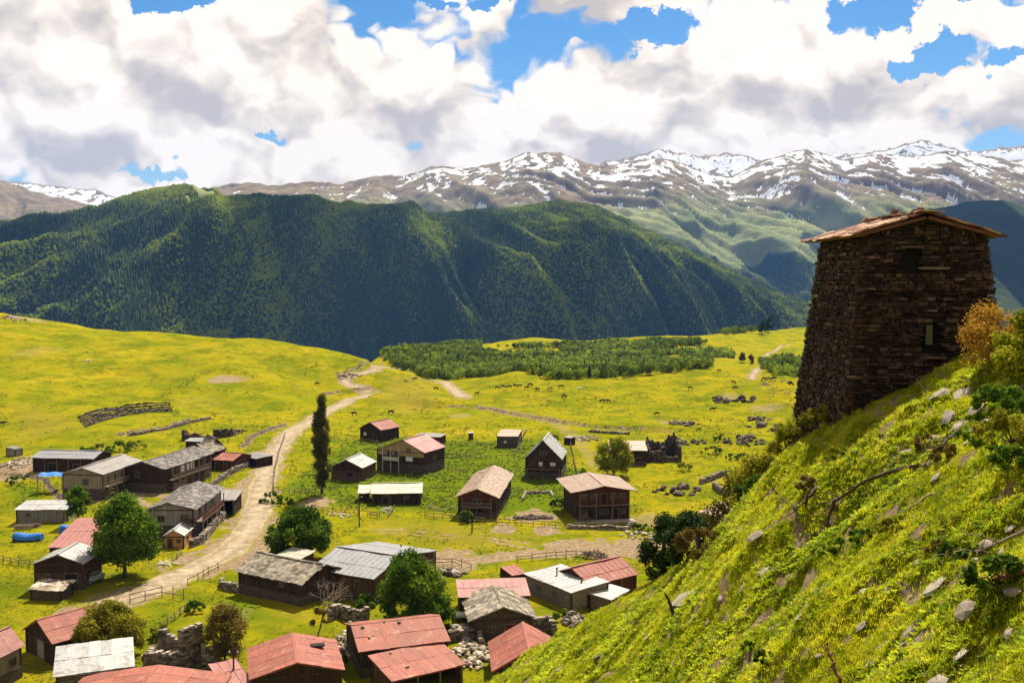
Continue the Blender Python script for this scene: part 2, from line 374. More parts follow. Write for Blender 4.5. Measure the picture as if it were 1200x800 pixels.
def build_ground():
    dense = np.linspace(-.62, .62, 640); coarse = np.linspace(.62, 2 * math.pi - .62, 92)[1:-1]
    ph = np.concatenate([dense, coarse]); rr = np.concatenate([np.geomspace(2.2, 14, 70)[:-1], np.geomspace(14, 90, 190)[:-1], np.geomspace(90, 620, 400)[:-1], np.geomspace(620, 1750, 75)])
    rg, pg = np.meshgrid(rr, ph, indexing='ij'); x = rg * np.sin(pg); y = rg * np.cos(pg)
    z = np.empty(x.shape); hm = np.empty(x.shape)
    for i in range(0, len(rr), 60):
        z[i:i + 60] = H(x[i:i + 60], y[i:i + 60]); hm[i:i + 60] = Hbase(x[i:i + 60], y[i:i + 60])[1]
    behind = sm(1.2, 2.0, np.abs((pg + math.pi) % (2 * math.pi) - math.pi)); z = z * (1 - behind) + behind * (z * .25 + -3)
    dirt, rock, lush, dry = masks(x, y, z, hm)
    f = grid_faces(len(rr), len(ph), wrap=True)
    co = np.stack([x.ravel(), y.ravel(), z.ravel()], 1)
    A = dict(dirt=dirt.ravel(), rock=rock.ravel(), lush=lush.ravel(), dry=dry.ravel(), hillm=hm.ravel())
    # inner cap
    c0 = len(co); co = np.vstack([co, [0, 0, float(z[0].mean())]])
    hf = hm.ravel()[f].mean(1) > .5
    def sub(name, sel, label):
        ff = f[sel]; used = np.unique(ff); mp = np.full(len(co), -1); mp[used] = np.arange(len(used))
        me = mesh_np(name, co[used], mp[ff], {k_: v[used] for k_, v in A.items()}); return link(name, me, M_ground, kind='structure', label=label)
    g1 = sub('meadow_ground', ~hf, 'yellow green grassy valley floor and meadows round the village')
    g2 = sub('hillside', hf, 'steep weedy grass hillside falling from the tower to the village')
    tri = np.array([[c0, (j + 1) % len(ph), j] for j in range(len(ph))]); me = mesh_np('hill_top', np.vstack([co[:len(ph)], co[c0]]), np.where(tri == c0, len(ph), tri), {k_: np.append(v[:len(ph)], 0) for k_, v in A.items()})
    link('hilltop_ground', me, M_ground, kind='structure', label='grassy top of the hillside underfoot')
M_ground = mat('grassy ground', rough=1, spec=0)
def _mg():
    n = NB(M_ground); c = n.co('Object')
    n1 = n.noise(c, .045, 5, .6); n2 = n.noise(c, .35, 6, .65); n3 = n.noise(c, 2.6, 5, .7)
    g = n.ramp(n1, (.30, (.16, .18, .005)), (.48, (.295, .262, .006)), (.66, (.40, .30, .010)))
    g = n.mix(n.math('MULTIPLY', n.ramp(n2, (.42, (0, 0, 0)), (.7, (1, 1, 1))), .55), g, (.11, .15, .010))
    g = n.mix(n.math('MULTIPLY', n.ramp(n3, (.5, (0, 0, 0)), (.72, (1, 1, 1))), .40), g, (.10, .11, .012))
    g = n.mix(n.math('MULTIPLY', n.ramp(n.noise(c, .11, 6, .68), (.48, (0, 0, 0)), (.60, (1, 1, 1))), .60), g, (.085, .135, .006)); g = n.mix(n.math('MULTIPLY', n.ramp(n.noise(c, .19, 7, .72), (.55, (0, 0, 0)), (.68, (1, 1, 1))), .6), g, (.33, .22, .035)); g = n.mix(n.math('MULTIPLY', n.ramp(n.noise(c, .8, 5, .75), (.58, (0, 0, 0)), (.66, (1, 1, 1))), .5), g, (.07, .075, .01))
    l = n.mix(n2, (.065, .125, .006), (.13, .19, .008)); g = n.mix(n.math('MULTIPLY', n.attr('lush'), .8), g, l)
    dr = n.mix(n2, (.30, .25, .03), (.24, .17, .03)); g = n.mix(n.math('MULTIPLY', n.attr('dry'), n.math('MULTIPLY', n2, 1.15)), g, dr)
    hc = n.ramp(n.noise(c, .7, 6, .7), (.32, (.12, .15, .005)), (.5, (.28, .31, .006)), (.68, (.42, .36, .03)))
    hc = n.mix(n.ramp(n.voro(c, 9), (.0, (0, 0, 0)), (.35, (1, 1, 1))), n.mix(.5, hc, (.03, .035, .006)), hc)
    g = n.mix(n.attr('hillm'), g, hc)
    sd = n.ramp(n.noise(c, 1.3, 6, .7), (.3, (.15, .095, .05)), (.52, (.32, .23, .13)), (.75, (.50, .39, .25)))
    wn = n.math('ADD', n.attr('dirt'), n.math('MULTIPLY', n.math('SUBTRACT', n.noise(c, 1.1, 6, .72), .5), .95))
    g = n.mix(n.ramp(wn, (.36, (0, 0, 0)), (.62, (1, 1, 1))), g, sd)
    rc = n.mix(n.ramp(n.noise(c, 1.6, 5, .7), (.4, (0, 0, 0)), (.62, (1, 1, 1))), (.04, .028, .016), (.26, .20, .14))
    rn = n.math('ADD', n.attr('rock'), n.math('MULTIPLY', n.math('SUBTRACT', n.noise(c, .9, 6, .75), .5), 1.1))
    g = n.mix(n.ramp(rn, (.55, (0, 0, 0)), (.72, (1, 1, 1))), g, rc)
    n.color(g)
    h = n.math('ADD', n.math('MULTIPLY', n.noise(c, 1.2, 8, .75), 1.0), n.math('MULTIPLY', n.noise(c, 9, 4, .7), .25))
    n.bump(h, .9, .55)
_mg()
build_ground()

# dirt road lying on the ground
M_dirt = mat('dry dirt', rough=.95, spec=.1)
def _md():
    n = NB(M_dirt); c = n.co('Object')
    a = n.ramp(n.noise(c, .5, 7, .7), (.3, (.20, .135, .08)), (.5, (.38, .29, .18)), (.72, (.55, .45, .31)))
    a = n.mix(n.math('MULTIPLY', n.ramp(n.noise(n.co('Object', (1, .35, 1)), 2.5, 5, .7), (.5, (0, 0, 0)), (.7, (1, 1, 1))), .5), a, (.20, .13, .07))
    a = n.mix(n.math('MULTIPLY', n.attr('rut'), n.ramp(n.noise(c, .6, 5, .7), (.38, (0, 0, 0)), (.6, (1, 1, 1)))), a, (.17, .115, .065))
    e = n.math('ADD', n.attr('edge'), n.math('MULTIPLY', n.math('SUBTRACT', n.noise(c, 1.0, 6, .7), .5), 1.4))
    gr = n.mix(n.noise(c, .35, 5, .6), (.16, .17, .01), (.25, .22, .012))
    n.color(n.mix(n.ramp(e, (.45, (0, 0, 0)), (.6, (1, 1, 1))), a, gr)); n.bump(n.noise(c, 1.5, 7, .75), .7, .3)
_md()
def strip(name, pts, w, label, step=1.2):
    P2 = []
    for (a, b) in zip(pts[:-1], pts[1:]):
        l = math.dist(a, b); n = max(1, int(l / step)); P2 += [(a[0] + (b[0] - a[0]) * i / n, a[1] + (b[1] - a[1]) * i / n) for i in range(n)]
    P2.append(pts[-1]); p = np.array(P2)
    for _ in range(6): p[1:-1] = (p[:-2] + 2 * p[1:-1] + p[2:]) / 4
    t = np.gradient(p, axis=0); t /= np.linalg.norm(t, axis=1)[:, None]; nrm = np.stack([-t[:, 1], t[:, 0]], 1)
    k = 9; off = np.linspace(-1, 1, k); s = np.arange(len(p)) * step
    hw = w * (1 + .22 * fbm(s / 9, s * 0 + 3, 3)); mid = .5 * fbm(s / 14, s * 0 + 8, 2)
    x = p[:, 0, None] + nrm[:, 0, None] * (off * hw[:, None] + mid[:, None]); y = p[:, 1, None] + nrm[:, 1, None] * (off * hw[:, None] + mid[:, None])
    z = H(x.ravel(), y.ravel()).reshape(x.shape) + .07 - .12 * np.abs(off) ** 4 - .05 * np.exp(-((np.abs(off) - .42) / .13) ** 2)
    e = np.broadcast_to(np.maximum(np.abs(off) ** 2.5, .32 * np.exp(-(off / .16) ** 2) + .0), x.shape) + 0
    e[:2] = 1; e[-2:] = 1
    me = mesh_np(name, np.stack([x.ravel(), y.ravel(), z.ravel()], 1), grid_faces(len(p), k), {'edge': e.ravel(), 'rut': np.broadcast_to(np.exp(-((np.abs(off) - .42) / .15) ** 2), x.shape).ravel()})
    link(name, me, M_dirt, kind='structure', label=label)
strip('dirt_road', road_main, 3.4, 'pale dirt road winding from the village up the meadow')
strip('dirt_road', road_up, 2.4, 'pale dirt road turning back over the grassy spur')
strip('dirt_road', road_far, 3.2, 'short stretch of pale dirt road reappearing beyond the spur')
strip('dirt_track', track_far, 1.6, 'narrow pale track crossing the far meadow')
# ================================================================ MOUNTAINS
def prof(ctrl, D):
    """ridge crest: pixel (px, py) pairs at distance D (number or pairs) -> arrays of x/y slope and height"""
    u = []; e = []; dd = []
    for i, c in enumerate(ctrl):
        px, py = c[:2]; d = c[2] if len(c) > 2 else D
        uu, s = raydir(px, py); u.append(uu); e.append(s * d); dd.append(d)
    return np.array(u), np.array(e), np.array(dd)
A_ = prof([(-500, 250, 2600), (-200, 262, 2600), (0, 255, 2600), (84, 249, 2600), (110, 244, 2600), (135, 234, 2650), (175, 225, 2700), (205, 220, 2750), (228, 216, 2800), (250, 222, 2800), (262, 233, 2800), (297, 228, 2900), (324, 231, 2900), (400, 230, 3000), (444, 232, 3000),
      (474, 233, 3000), (501, 245, 3050), (548, 245, 3100), (585, 246, 3100), (623, 240, 3150), (660, 237, 3150), (692, 240, 3150), (715, 251, 3150), (754, 268, 3100), (800, 290, 3050), (850, 314, 3000), (900, 338, 2950), (950, 360, 2900), (1050, 420, 2800), (1700, 440, 2800)], 3000)
A2 = prof([(-500, 420), (700, 420), (880, 400), (930, 372), (970, 330), (1010, 282), (1050, 256), (1090, 246), (1118, 240), (1150, 233), (1185, 236), (1215, 246), (1300, 235), (1500, 215), (1800, 240)], 3700)
B_ = prof([(-600, 190), (-200, 190), (0, 210), (30, 219), (60, 229), (100, 239), (125, 246), (150, 252), (200, 240), (240, 222), (262, 216), (297, 214), (324, 217), (360, 213), (385, 214), (400, 216), (420, 211), (444, 204), (462, 205), (484, 203), (505, 196), (518, 193), (530, 195), (545, 197), (560, 194), (589, 189),
      (608, 181), (620, 178), (636, 178), (650, 178), (665, 182), (680, 188), (697, 194), (717, 192), (740, 189), (771, 184), (800, 190), (830, 203), (856, 206), (880, 194), (905, 184), (920, 179), (945, 173), (965, 180), (990, 186), (1020, 181), (1040, 179), (1060, 184), (1080, 183), (1110, 176), (1130, 180), (1160, 184), (1200, 188), (1300, 200), (1500, 190), (1900, 170)], 6200)
C_ = prof([(-600, 190), (-100, 200), (20, 212), (60, 216), (85, 219), (110, 221), (130, 228), (150, 236), (200, 250), (400, 240), (560, 220), (690, 192), (730, 185), (755, 178), (771, 173), (790, 176), (820, 182), (850, 178), (875, 181), (900, 190), (960, 185), (1020, 176), (1050, 170), (1080, 162), (1100, 167), (1130, 176), (1150, 174), (1170, 171), (1200, 170), (1300, 160), (1600, 175), (1900, 160)], 9200)
FL = -330.0
def shp(t, p): return np.clip(t, 0, 1) ** p
def mountains():
    u = np.linspace(-.80, .80, 900)
    y = np.concatenate([np.geomspace(1300, 3900, 330)[:-1], np.geomspace(3900, 6600, 190)[:-1], np.geomspace(6600, 10500, 70)])
    Y, U = np.meshgrid(y, u, indexing='ij'); X = U * Y
    def layer(pf, foot, back, pw, amp, wl, skew, seed, bumps):
        e = np.interp(U, pf[0], pf[1]); d = np.interp(U, pf[0], pf[2])
        t = (Y - foot) / (d - foot); tb = (Y - d) / back
        zz = np.where(Y < d, FL + (e - FL) * shp(t, pw), e - (e - FL) * shp(tb, .9))
        q = X + skew * (Y - d) + (130 if wl < 700 else 50) * fbm(X / 700 + seed, Y / 700, 3)
        sp = ridged(q / wl + seed, Y / (wl * 5.5), 4, .52)
        w = np.where(Y < d, sm(0, .22, t) * (1 - .96 * sm(.6, .98, t)), .04)
        zz = zz + amp * (np.minimum(sp, 1.1) - 1.1) * w
        if 610 < wl < 660: zz = zz + 110 * (ridged((X + skew * 1.3 * (Y - d)) / 210 + seed, Y / 1500, 4, .5) - 1.3) * sm(.1, .35, t) * (1 - sm(.75, .98, t)) * (Y < d)
        if wl > 660: zz = zz + 46 * (ridged((q + .5 * (Y - d) * np.sin(X / 900)) / 230 + seed, Y / 2600, 5, .5) - .3) * sm(.1, .5, t) * (1 - sm(.72, .98, t)) * (Y < d)
        zz = zz + bumps * fbm(X / 90 + seed, Y / 90, 4) * sm(0, .2, t)
        zz = zz + bumps * .55 * fbm(X / 45 + seed, Y * 0 + seed, 3) * np.exp(-((Y - d) / 160) ** 2)
        return zz
    sk = np.interp(U, [-.5, -.22, 0, .2, .5], [-.55, -.3, .55, .7, .2])
    zA = layer(A_, 1500, 1300, .86, 430, 640, sk, 3.1, 7)
    zA2 = layer(A2, 2100, 1300, .9, 60, 700, .3, 8.2, 5)
    zB = layer(B_, 3300, 1900, 1.05, 240, 1150, .45, 5.5, 9)
    zC = layer(C_, 6800, 1600, 1.0, 200, 900, -.2, 9.7, 16)
    Z = np.maximum.reduce([zA, zA2, zB, zC, np.full(X.shape, FL)])
    who = np.argmax([zA, zA2, zB, zC, np.full(X.shape, FL)], axis=0)
    # concavity for snow and gullies
    def blur(a, n):
        for _ in range(n): a = (np.roll(a, 1, 1) + np.roll(a, -1, 1) + 2 * a) / 4; a[1:-1] = (a[:-2] + a[2:] + 2 * a[1:-1]) / 4
        return a
    cv = blur(Z.copy(), 10) - Z
    wood = ((who == 0) | (who == 1)) * 1.0
    fr = fbm(X / 420 + 2, Y / 420, 4)
    alt = Z
    # timber also covers the foot of the range behind
    wood = np.maximum(wood, (who == 2) * sm(190, 70, alt + 130 * fr))
    # bald top of the left knoll
    wood = wood * (1 - (who == 0) * np.exp(-((U - raydir(222, 216)[0]) / .036) ** 2) * sm(.35, .75, (alt - 215) / 90 + .8 * fbm(X / 90, Y / 90, 3)))
    snow = (who == 2) * np.clip(sm(0, 1, (alt - 330) / 400 - .22 + cv / 14 + .55 * fbm(X / 160, Y / 260, 4)), 0, 1) * sm(260, 420, alt) + (who == 3) * np.clip(sm(-.6, .5, (alt - 350) / 500 + cv / 24 + .95), 0, 1)
    left = U < raydir(140, 240)[0]
    snow = np.where(left & (who == 2), snow * .35, snow)
    snow = np.where(who == 2, snow * (.55 + .45 * sm(raydir(400, 200)[0], raydir(590, 200)[0], U)), snow)
    rockb = (who == 2) * sm(300, 520, alt + 110 * fr) + (who == 2) * left * .8 + (who == 3) * 1.0
    co = np.stack([X.ravel(), Y.ravel(), Z.ravel()], 1); f = grid_faces(len(y), len(u))
    A = dict(wood=wood.ravel(), snow=snow.ravel(), rockb=rockb.ravel(), cv=np.clip(cv / 40 + .5, 0, 1).ravel())
    near = (who.ravel()[f] < 2).mean(1) > .5
    for name, sel, label in (('forested_mountain', near, 'dark green forested mountain wall rising across the gorge'), ('snowy_mountains', ~near, 'brown alpine range streaked with snow on the skyline')):
        ff = f[sel]; used = np.unique(ff); mp = np.full(len(co), -1); mp[used] = np.arange(len(used))
        link(name, mesh_np(name, co[used], mp[ff], {k_: v[used] for k_, v in A.items()}), M_mount, kind='structure', label=label)
    return X, Y, Z, wood, who
M_mount = mat('mountain slope', rough=.95, spec=.05)
def _mm():
    n = NB(M_mount); c = n.co('Object')
    g = n.ramp(n.noise(c, .0045, 8, .65), (.32, (.14, .17, .06)), (.5, (.23, .26, .09)), (.68, (.34, .34, .14)))
    br = n.ramp(n.noise(c, .008, 8, .7), (.3, (.11, .08, .055)), (.5, (.22, .165, .09)), (.72, (.34, .27, .13)))
    g = n.mix(n.attr('rockb'), g, br)
    fl = n.mix(n.noise(c, .03, 5, .7), (.02, .032, .012), (.06, .085, .02)); g = n.mix(n.ramp(n.math('ADD', n.attr('wood'), n.math('MULTIPLY', n.math('SUBTRACT', n.noise(c, .006, 6, .7), .5), 1.2)), (.45, (0, 0, 0)), (.6, (1, 1, 1))), g, fl)
    wc = n.N.new('ShaderNodeVectorMath'); wc.operation = 'MULTIPLY_ADD'; n.L.new(n.noise(c, .0025, 3, .6, 'Color'), wc.inputs[0]); wc.inputs[1].default_value = (420, 420, 0); n.L.new(n.co('Object', (1, .22, .30)), wc.inputs[2])
    st_ = n.math('ABSOLUTE', n.math('SUBTRACT', n.noise(wc.outputs[0], .011, 4, .6), .5)); sn = n.math('ADD', n.attr('snow'), n.math('SUBTRACT', .34, n.math('MULTIPLY', st_, 7.5)))
    sn = n.math('ADD', sn, n.math('MULTIPLY', n.math('SUBTRACT', n.noise(c, .03, 5, .7), .5), .5))
    g = n.mix(n.ramp(sn, (.56, (0, 0, 0)), (.64, (1, 1, 1))), g, (.80, .82, .86))
    n.color(g); n.bump(n.noise(c, .02, 8, .75), .8, 18)
_mm()
MX, MY, MZ, MW, MWHO = mountains()

# ---------------------------------------------------------------- clouds overhead that shade the slopes
def cloud(cx, cy, cz, rx, ry, rz, seed, label):
    rr = np.random.default_rng(seed); bm = bmesh.new()
    for k_ in range(11):
        a = rr.random() * 6.28; q = rr.random() ** .5; s = .62 - .35 * q
        m = Matrix.Translation((rx * .62 * q * math.cos(a), ry * .62 * q * math.sin(a), rz * (.25 * (1 - q)))) @ Matrix.Diagonal((rx * s, ry * s, rz * (s + .15), 1))
        bmesh.ops.create_icosphere(bm, subdivisions=4, radius=1, matrix=m)
    for v in bm.verts:
        x, y, z = v.co; d = float(fbm(x / 190 + seed, y / 190 + z / 170, 4)[()]) if False else 0
    me = bpy.data.meshes.new('cloud'); bm.to_mesh(me); bm.free()
    n_ = len(me.vertices); co = np.empty(n_ * 3, np.float32); me.vertices.foreach_get('co', co); co = co.reshape(-1, 3)
    dn = fbm(co[:, 0] / 210 + seed, co[:, 1] / 210 + co[:, 2] / 150, 4); dd = co / (np.linalg.norm(co, axis=1)[:, None] + 1e-6)
    co += dd * (dn[:, None] * .42 * min(rx, ry)); co[:, 2] = np.maximum(co[:, 2], -rz * .25)
    me.vertices.foreach_set('co', co.ravel()); me.polygons.foreach_set('use_smooth', np.ones(len(me.polygons), bool)); me.update()
    o = link('cloud', me, M_cloud, kind='structure', label=label); o.location = (cx, cy, cz)
M_cloud = mat('cloud white', (.9, .9, .9), 1, 0)
def shade_cloud(px, py, d, rx, ry, alt, seed, label):
    u, s = raydir(px, py); t = (alt - s * d) / SD.z
    cloud(u * d + SD.x * t, d + SD.y * t, alt, rx, ry, 170, seed, label)
shade_cloud(272, 350, 2250, 215, 400, 3000, 1, 'white cumulus above the left mountain wall')
shade_cloud(350, 262, 2800, 270, 230, 3000, 2, 'white cumulus above the middle of the ridge')
shade_cloud(675, 285, 2700, 130, 200, 3000, 3, 'small white cumulus above the forested ridge')
shade_cloud(1140, 300, 3300, 420, 480, 3600, 4, 'white cumulus above the right hand spur')
shade_cloud(450, 255, 2950, 150, 110, 3000, 8, 'white cumulus above the notch in the ridge crest')
shade_cloud(560, 385, 2000, 260, 70, 3000, 9, 'thin white cumulus above the lower forest')
shade_cloud(330, 220, 4600, 330, 300, 3300, 6, 'white cumulus behind the forested ridge crest')
shade_cloud(20, 275, 2450, 130, 110, 3000, 5, 'white cumulus above the far left of the ridge')
# ================================================================ SCATTER (geometry nodes instances on points)
def scatter(name, pts, scale, rot, tint, protos, pick=None, **props):
    me = bpy.data.meshes.new(name); pts = np.asarray(pts, np.float32); n = len(pts)
    me.vertices.add(n); me.vertices.foreach_set('co', pts.ravel())
    for nm, a in (('sc', scale), ('tint', tint), ('pick', np.zeros(n) if pick is None else pick)):
        at_ = me.attributes.new(nm, 'FLOAT', 'POINT'); at_.data.foreach_set('value', np.asarray(a, np.float32))
    at_ = me.attributes.new('rot', 'FLOAT_VECTOR', 'POINT'); at_.data.foreach_set('vector', np.asarray(rot, np.float32).ravel())
    o = link(name, me, None, kind='stuff', **props)
    ng = bpy.data.node_groups.new(name + '_nodes', 'GeometryNodeTree'); N, L = ng.nodes, ng.links
    ng.interface.new_socket('Geometry', in_out='INPUT', socket_type='NodeSocketGeometry'); ng.interface.new_socket('Geometry', in_out='OUTPUT', socket_type='NodeSocketGeometry')
    gi = N.new('NodeGroupInput'); go = N.new('NodeGroupOutput'); jn = N.new('GeometryNodeJoinGeometry')
    def na(nm, typ):
        a = N.new('GeometryNodeInputNamedAttribute'); a.data_type = typ; a.inputs['Name'].default_value = nm; return a.outputs['Attribute']
    for i, pr in enumerate(protos):
        oi = N.new('GeometryNodeObjectInfo'); oi.inputs['Object'].default_value = pr; oi.inputs['As Instance'].default_value = True
        ip = N.new('GeometryNodeInstanceOnPoints'); L.new(gi.outputs[0], ip.inputs['Points']); L.new(oi.outputs['Geometry'], ip.inputs['Instance'])
        cp = N.new('FunctionNodeCompare'); cp.data_type = 'FLOAT'; cp.operation = 'EQUAL'
        L.new(na('pick', 'FLOAT'), cp.inputs[0]); cp.inputs[1].default_value = float(i); cp.inputs['Epsilon'].default_value = .1; L.new(cp.outputs[0], ip.inputs['Selection'])
        er = N.new('FunctionNodeEulerToRotation'); L.new(na('rot', 'FLOAT_VECTOR'), er.inputs[0]); L.new(er.outputs[0], ip.inputs['Rotation'])
        L.new(na('sc', 'FLOAT'), ip.inputs['Scale']); L.new(ip.outputs[0], jn.inputs[0])
    L.new(jn.outputs[0], go.inputs[0])
    md = o.modifiers.new('scatter', 'NODES'); md.node_group = ng
    return o
def proto(name, me, m):
    o = bpy.data.objects.new(name, me)
    if len(me.materials) == 0: me.materials.append(m)
    return o
def leaf_mat(name, dark, mid, light, inst=True, transl=.25):
    m = mat(name, mid, .8, .04); n = NB(m)
    rnd = n.attr('tint', 'Fac', 'INSTANCER') if inst else n.attr('tint')
    c = n.ramp(rnd, (0, dark), (.5, mid), (1, light)); n.color(c)
    tr = n.N.new('ShaderNodeBsdfTranslucent'); n.L.new(n.mix(.5, c, n.mix(1.0, c, (1.5, 1.6, .7), 'MULTIPLY')), tr.inputs[0])
    ms = n.N.new('ShaderNodeMixShader'); ms.inputs[0].default_value = transl
    out = n.N['Material Output']; n.L.new(n.b.outputs[0], ms.inputs[1]); n.L.new(tr.outputs[0], ms.inputs[2]); n.L.new(ms.outputs[0], out.inputs[0])
    return m
def conifer_mesh(seed, tiers=4, seg=6, h=1.0, w=.19):
    r = np.random.default_rng(seed); co = []; fa = []
    for t in range(tiers):
        z0 = h * (.06 + .8 * t / tiers); z1 = h * (.06 + .8 * (t + 1.7) / tiers) if t < tiers - 1 else h; rad = w * (1 - .78 * t / tiers)
        b = len(co)
        for k_ in range(seg):
            a = 6.283 * (k_ + r.random() * .6) / seg; q = rad * (.7 + .55 * r.random()); co.append((q * math.cos(a), q * math.sin(a), z0 + h * .05 * (r.random() - .6)))
        co.append((0, 0, min(z1, h)))
        for k_ in range(seg): fa.append((b + k_, b + (k_ + 1) % seg, b + seg))
    me = mesh_np('conifer', co, fa, smooth=False); return me
def broad_mesh(seed, n=60, h=1.0, w=.42):
    """small broadleaf crown of loose facets"""
    r = np.random.default_rng(seed); co = []; fa = []
    for k_ in range(n):
        v = r.normal(size=3); v /= np.linalg.norm(v); rr_ = (.72 + .38 * r.random()); p = np.array([v[0] * w * rr_, v[1] * w * rr_, h * .56 + v[2] * h * .42 * rr_])
        a = r.normal(size=3); a /= np.linalg.norm(a); b = np.cross(a, v); b /= np.linalg.norm(b) + 1e-6; a = np.cross(b, v) * .7 + a * .3; s = .17 * h
        i = len(co); co += [p - a * s - b * s * .7, p + a * s - b * s * .7, p + b * s]; fa.append((i, i + 1, i + 2))
    return mesh_np('broadleaf', co, fa, smooth=False)
M_conif = leaf_mat('conifer needles', (.022, .042, .010), (.085, .12, .018), (.26, .32, .04), True, .1)
M_broad = leaf_mat('broad leaves far', (.07, .10, .010), (.20, .26, .022), (.42, .48, .035), True, .25)
PC = [proto('conifer_%d' % i, conifer_mesh(i), M_conif) for i in range(3)]
PB = [proto('broadleaf_%d' % i, broad_mesh(10 + i), M_broad) for i in range(3)]
# forest on the mountain wall
def mountain_forest(N_):
    ny, nu = MX.shape; cand = 0; P_ = []; 
    y = MY[:, 0]; u = MX[0] / MY[0]
    n = N_ * 5; iy = rng.random(n); yy = np.sqrt(1500 ** 2 + iy * (4700. ** 2 - 1500 ** 2)); uu = rng.uniform(-.62, .62, n)
    fi = np.interp(yy, y, np.arange(ny)); fj = np.interp(uu, u, np.arange(nu))
    i0 = np.minimum(fi.astype(int), ny - 2); j0 = np.minimum(fj.astype(int), nu - 2); a = fi - i0; b = fj - j0
    def bl(G): return G[i0, j0] * (1 - a) * (1 - b) + G[i0 + 1, j0] * a * (1 - b) + G[i0, j0 + 1] * (1 - a) * b + G[i0 + 1, j0 + 1] * a * b
    z = bl(MZ); w = bl(MW); x = uu * yy
    # visible part only: elevation angle above everything nearer in this bearing
    el = MZ / MY; run = np.maximum.accumulate(el, axis=0); vis = z / yy > run[i0, j0] - .008
    tone = fbm(x / 260, yy / 260, 4) + .15; fine = fbm(x / 40, yy / 40, 2)
    ok = (w > .45 + .35 * fbm(x / 150 + 4, yy / 150, 3)) & vis & (z > -325) & (rng.random(n) < .95) & (uu < .42)
    idx = np.nonzero(ok)[0]
    if len(idx) > N_: idx = rng.choice(idx, N_, replace=False)
    x, yy, z, tone, fine = x[idx], yy[idx], z[idx], tone[idx], fine[idx]
    bro = (tone + .5 * fine + rng.normal(size=len(idx)) * .18) > .34
    sc_ = np.where(bro, rng.uniform(5, 9, len(idx)), rng.uniform(6.5, 11.5, len(idx)))
    rot = np.stack([idx * 0., idx * 0., rng.random(len(idx)) * 6.28], 1); pk = np.floor(rng.random(len(idx)) * 3) + np.where(bro, 3, 0)
    tint = np.clip(.45 + .45 * tone + .22 * rng.normal(size=len(idx)), 0, 1)
    scatter('mountain_forest', np.stack([x, yy, z - .5], 1), sc_, rot, tint, PC + PB, pk, label='dense conifer and beech forest covering the mountain wall')
mountain_forest(330000)
# wood in the valley beyond the meadow
def valley_wood():
    polys = [((446, 412), (470, 402), (520, 397), (560, 401), (600, 408), (655, 404), (720, 401), (760, 404), (800, 412), (835, 420), (832, 434), (780, 438), (700, 444), (640, 445), (560, 442), (500, 445), (470, 434), (450, 424)),
             ((752, 402), (800, 400), (830, 402), (815, 406), (760, 407)), ((840, 390), (870, 381), (900, 380), (900, 388), (850, 394)), ((890, 423), (925, 420), (945, 424), (945, 442), (900, 441)), ((790, 415), (850, 412), (862, 420), (800, 422)),
             ((600, 406), (640, 406), (620, 409))]
    gap = [at2(px, py, dmin=300) for px, py in ((565, 404), (600, 409), (655, 407), (660, 414), (600, 417), (560, 412))]
    pts = []
    for pi, pl in enumerate(polys):
        w = [at2(px, py, dmin=300) for px, py in pl]; a = np.array(w); area = abs(sum(w[i][0] * w[(i + 1) % len(w)][1] - w[(i + 1) % len(w)][0] * w[i][1] for i in range(len(w)))) / 2
        n = int(area * (.06 if pi == 0 else .06)) * 3 + 60
        x = rng.uniform(a[:, 0].min(), a[:, 0].max(), n); y = rng.uniform(a[:, 1].min(), a[:, 1].max(), n)
        k_ = (poly_mask(x, y, w, 1) > .5) & (fbm(x / 45 + 3, y / 60, 3) > (-.45 if pi == 0 else -.8)) & ~((pi == 0) & (poly_mask(x, y, gap, 1) > .5)); pts.append(np.stack([x[k_], y[k_]], 1))
    p = np.concatenate(pts); x, y = p[:, 0], p[:, 1]; z = H(x, y); n = len(x)
    tone = fbm(x / 60, y / 60, 3); con = rng.random(n) < .10 + .15 * tone
    sc_ = np.where(con, rng.uniform(4, 8, n), rng.uniform(2.8, 5.8, n)); pk = np.floor(rng.random(n) * 3) + np.where(con, 0, 3)
    scatter('valley_wood', np.stack([x, y, z - .2], 1), sc_, np.stack([x * 0, x * 0, rng.random(n) * 6.28], 1), np.clip(.22 + .3 * tone + .25 * rng.normal(size=n), 0, 1), PC + PB, pk, label='low green wood spread over the valley beyond the meadow')
    print('valley wood', n)
valley_wood()
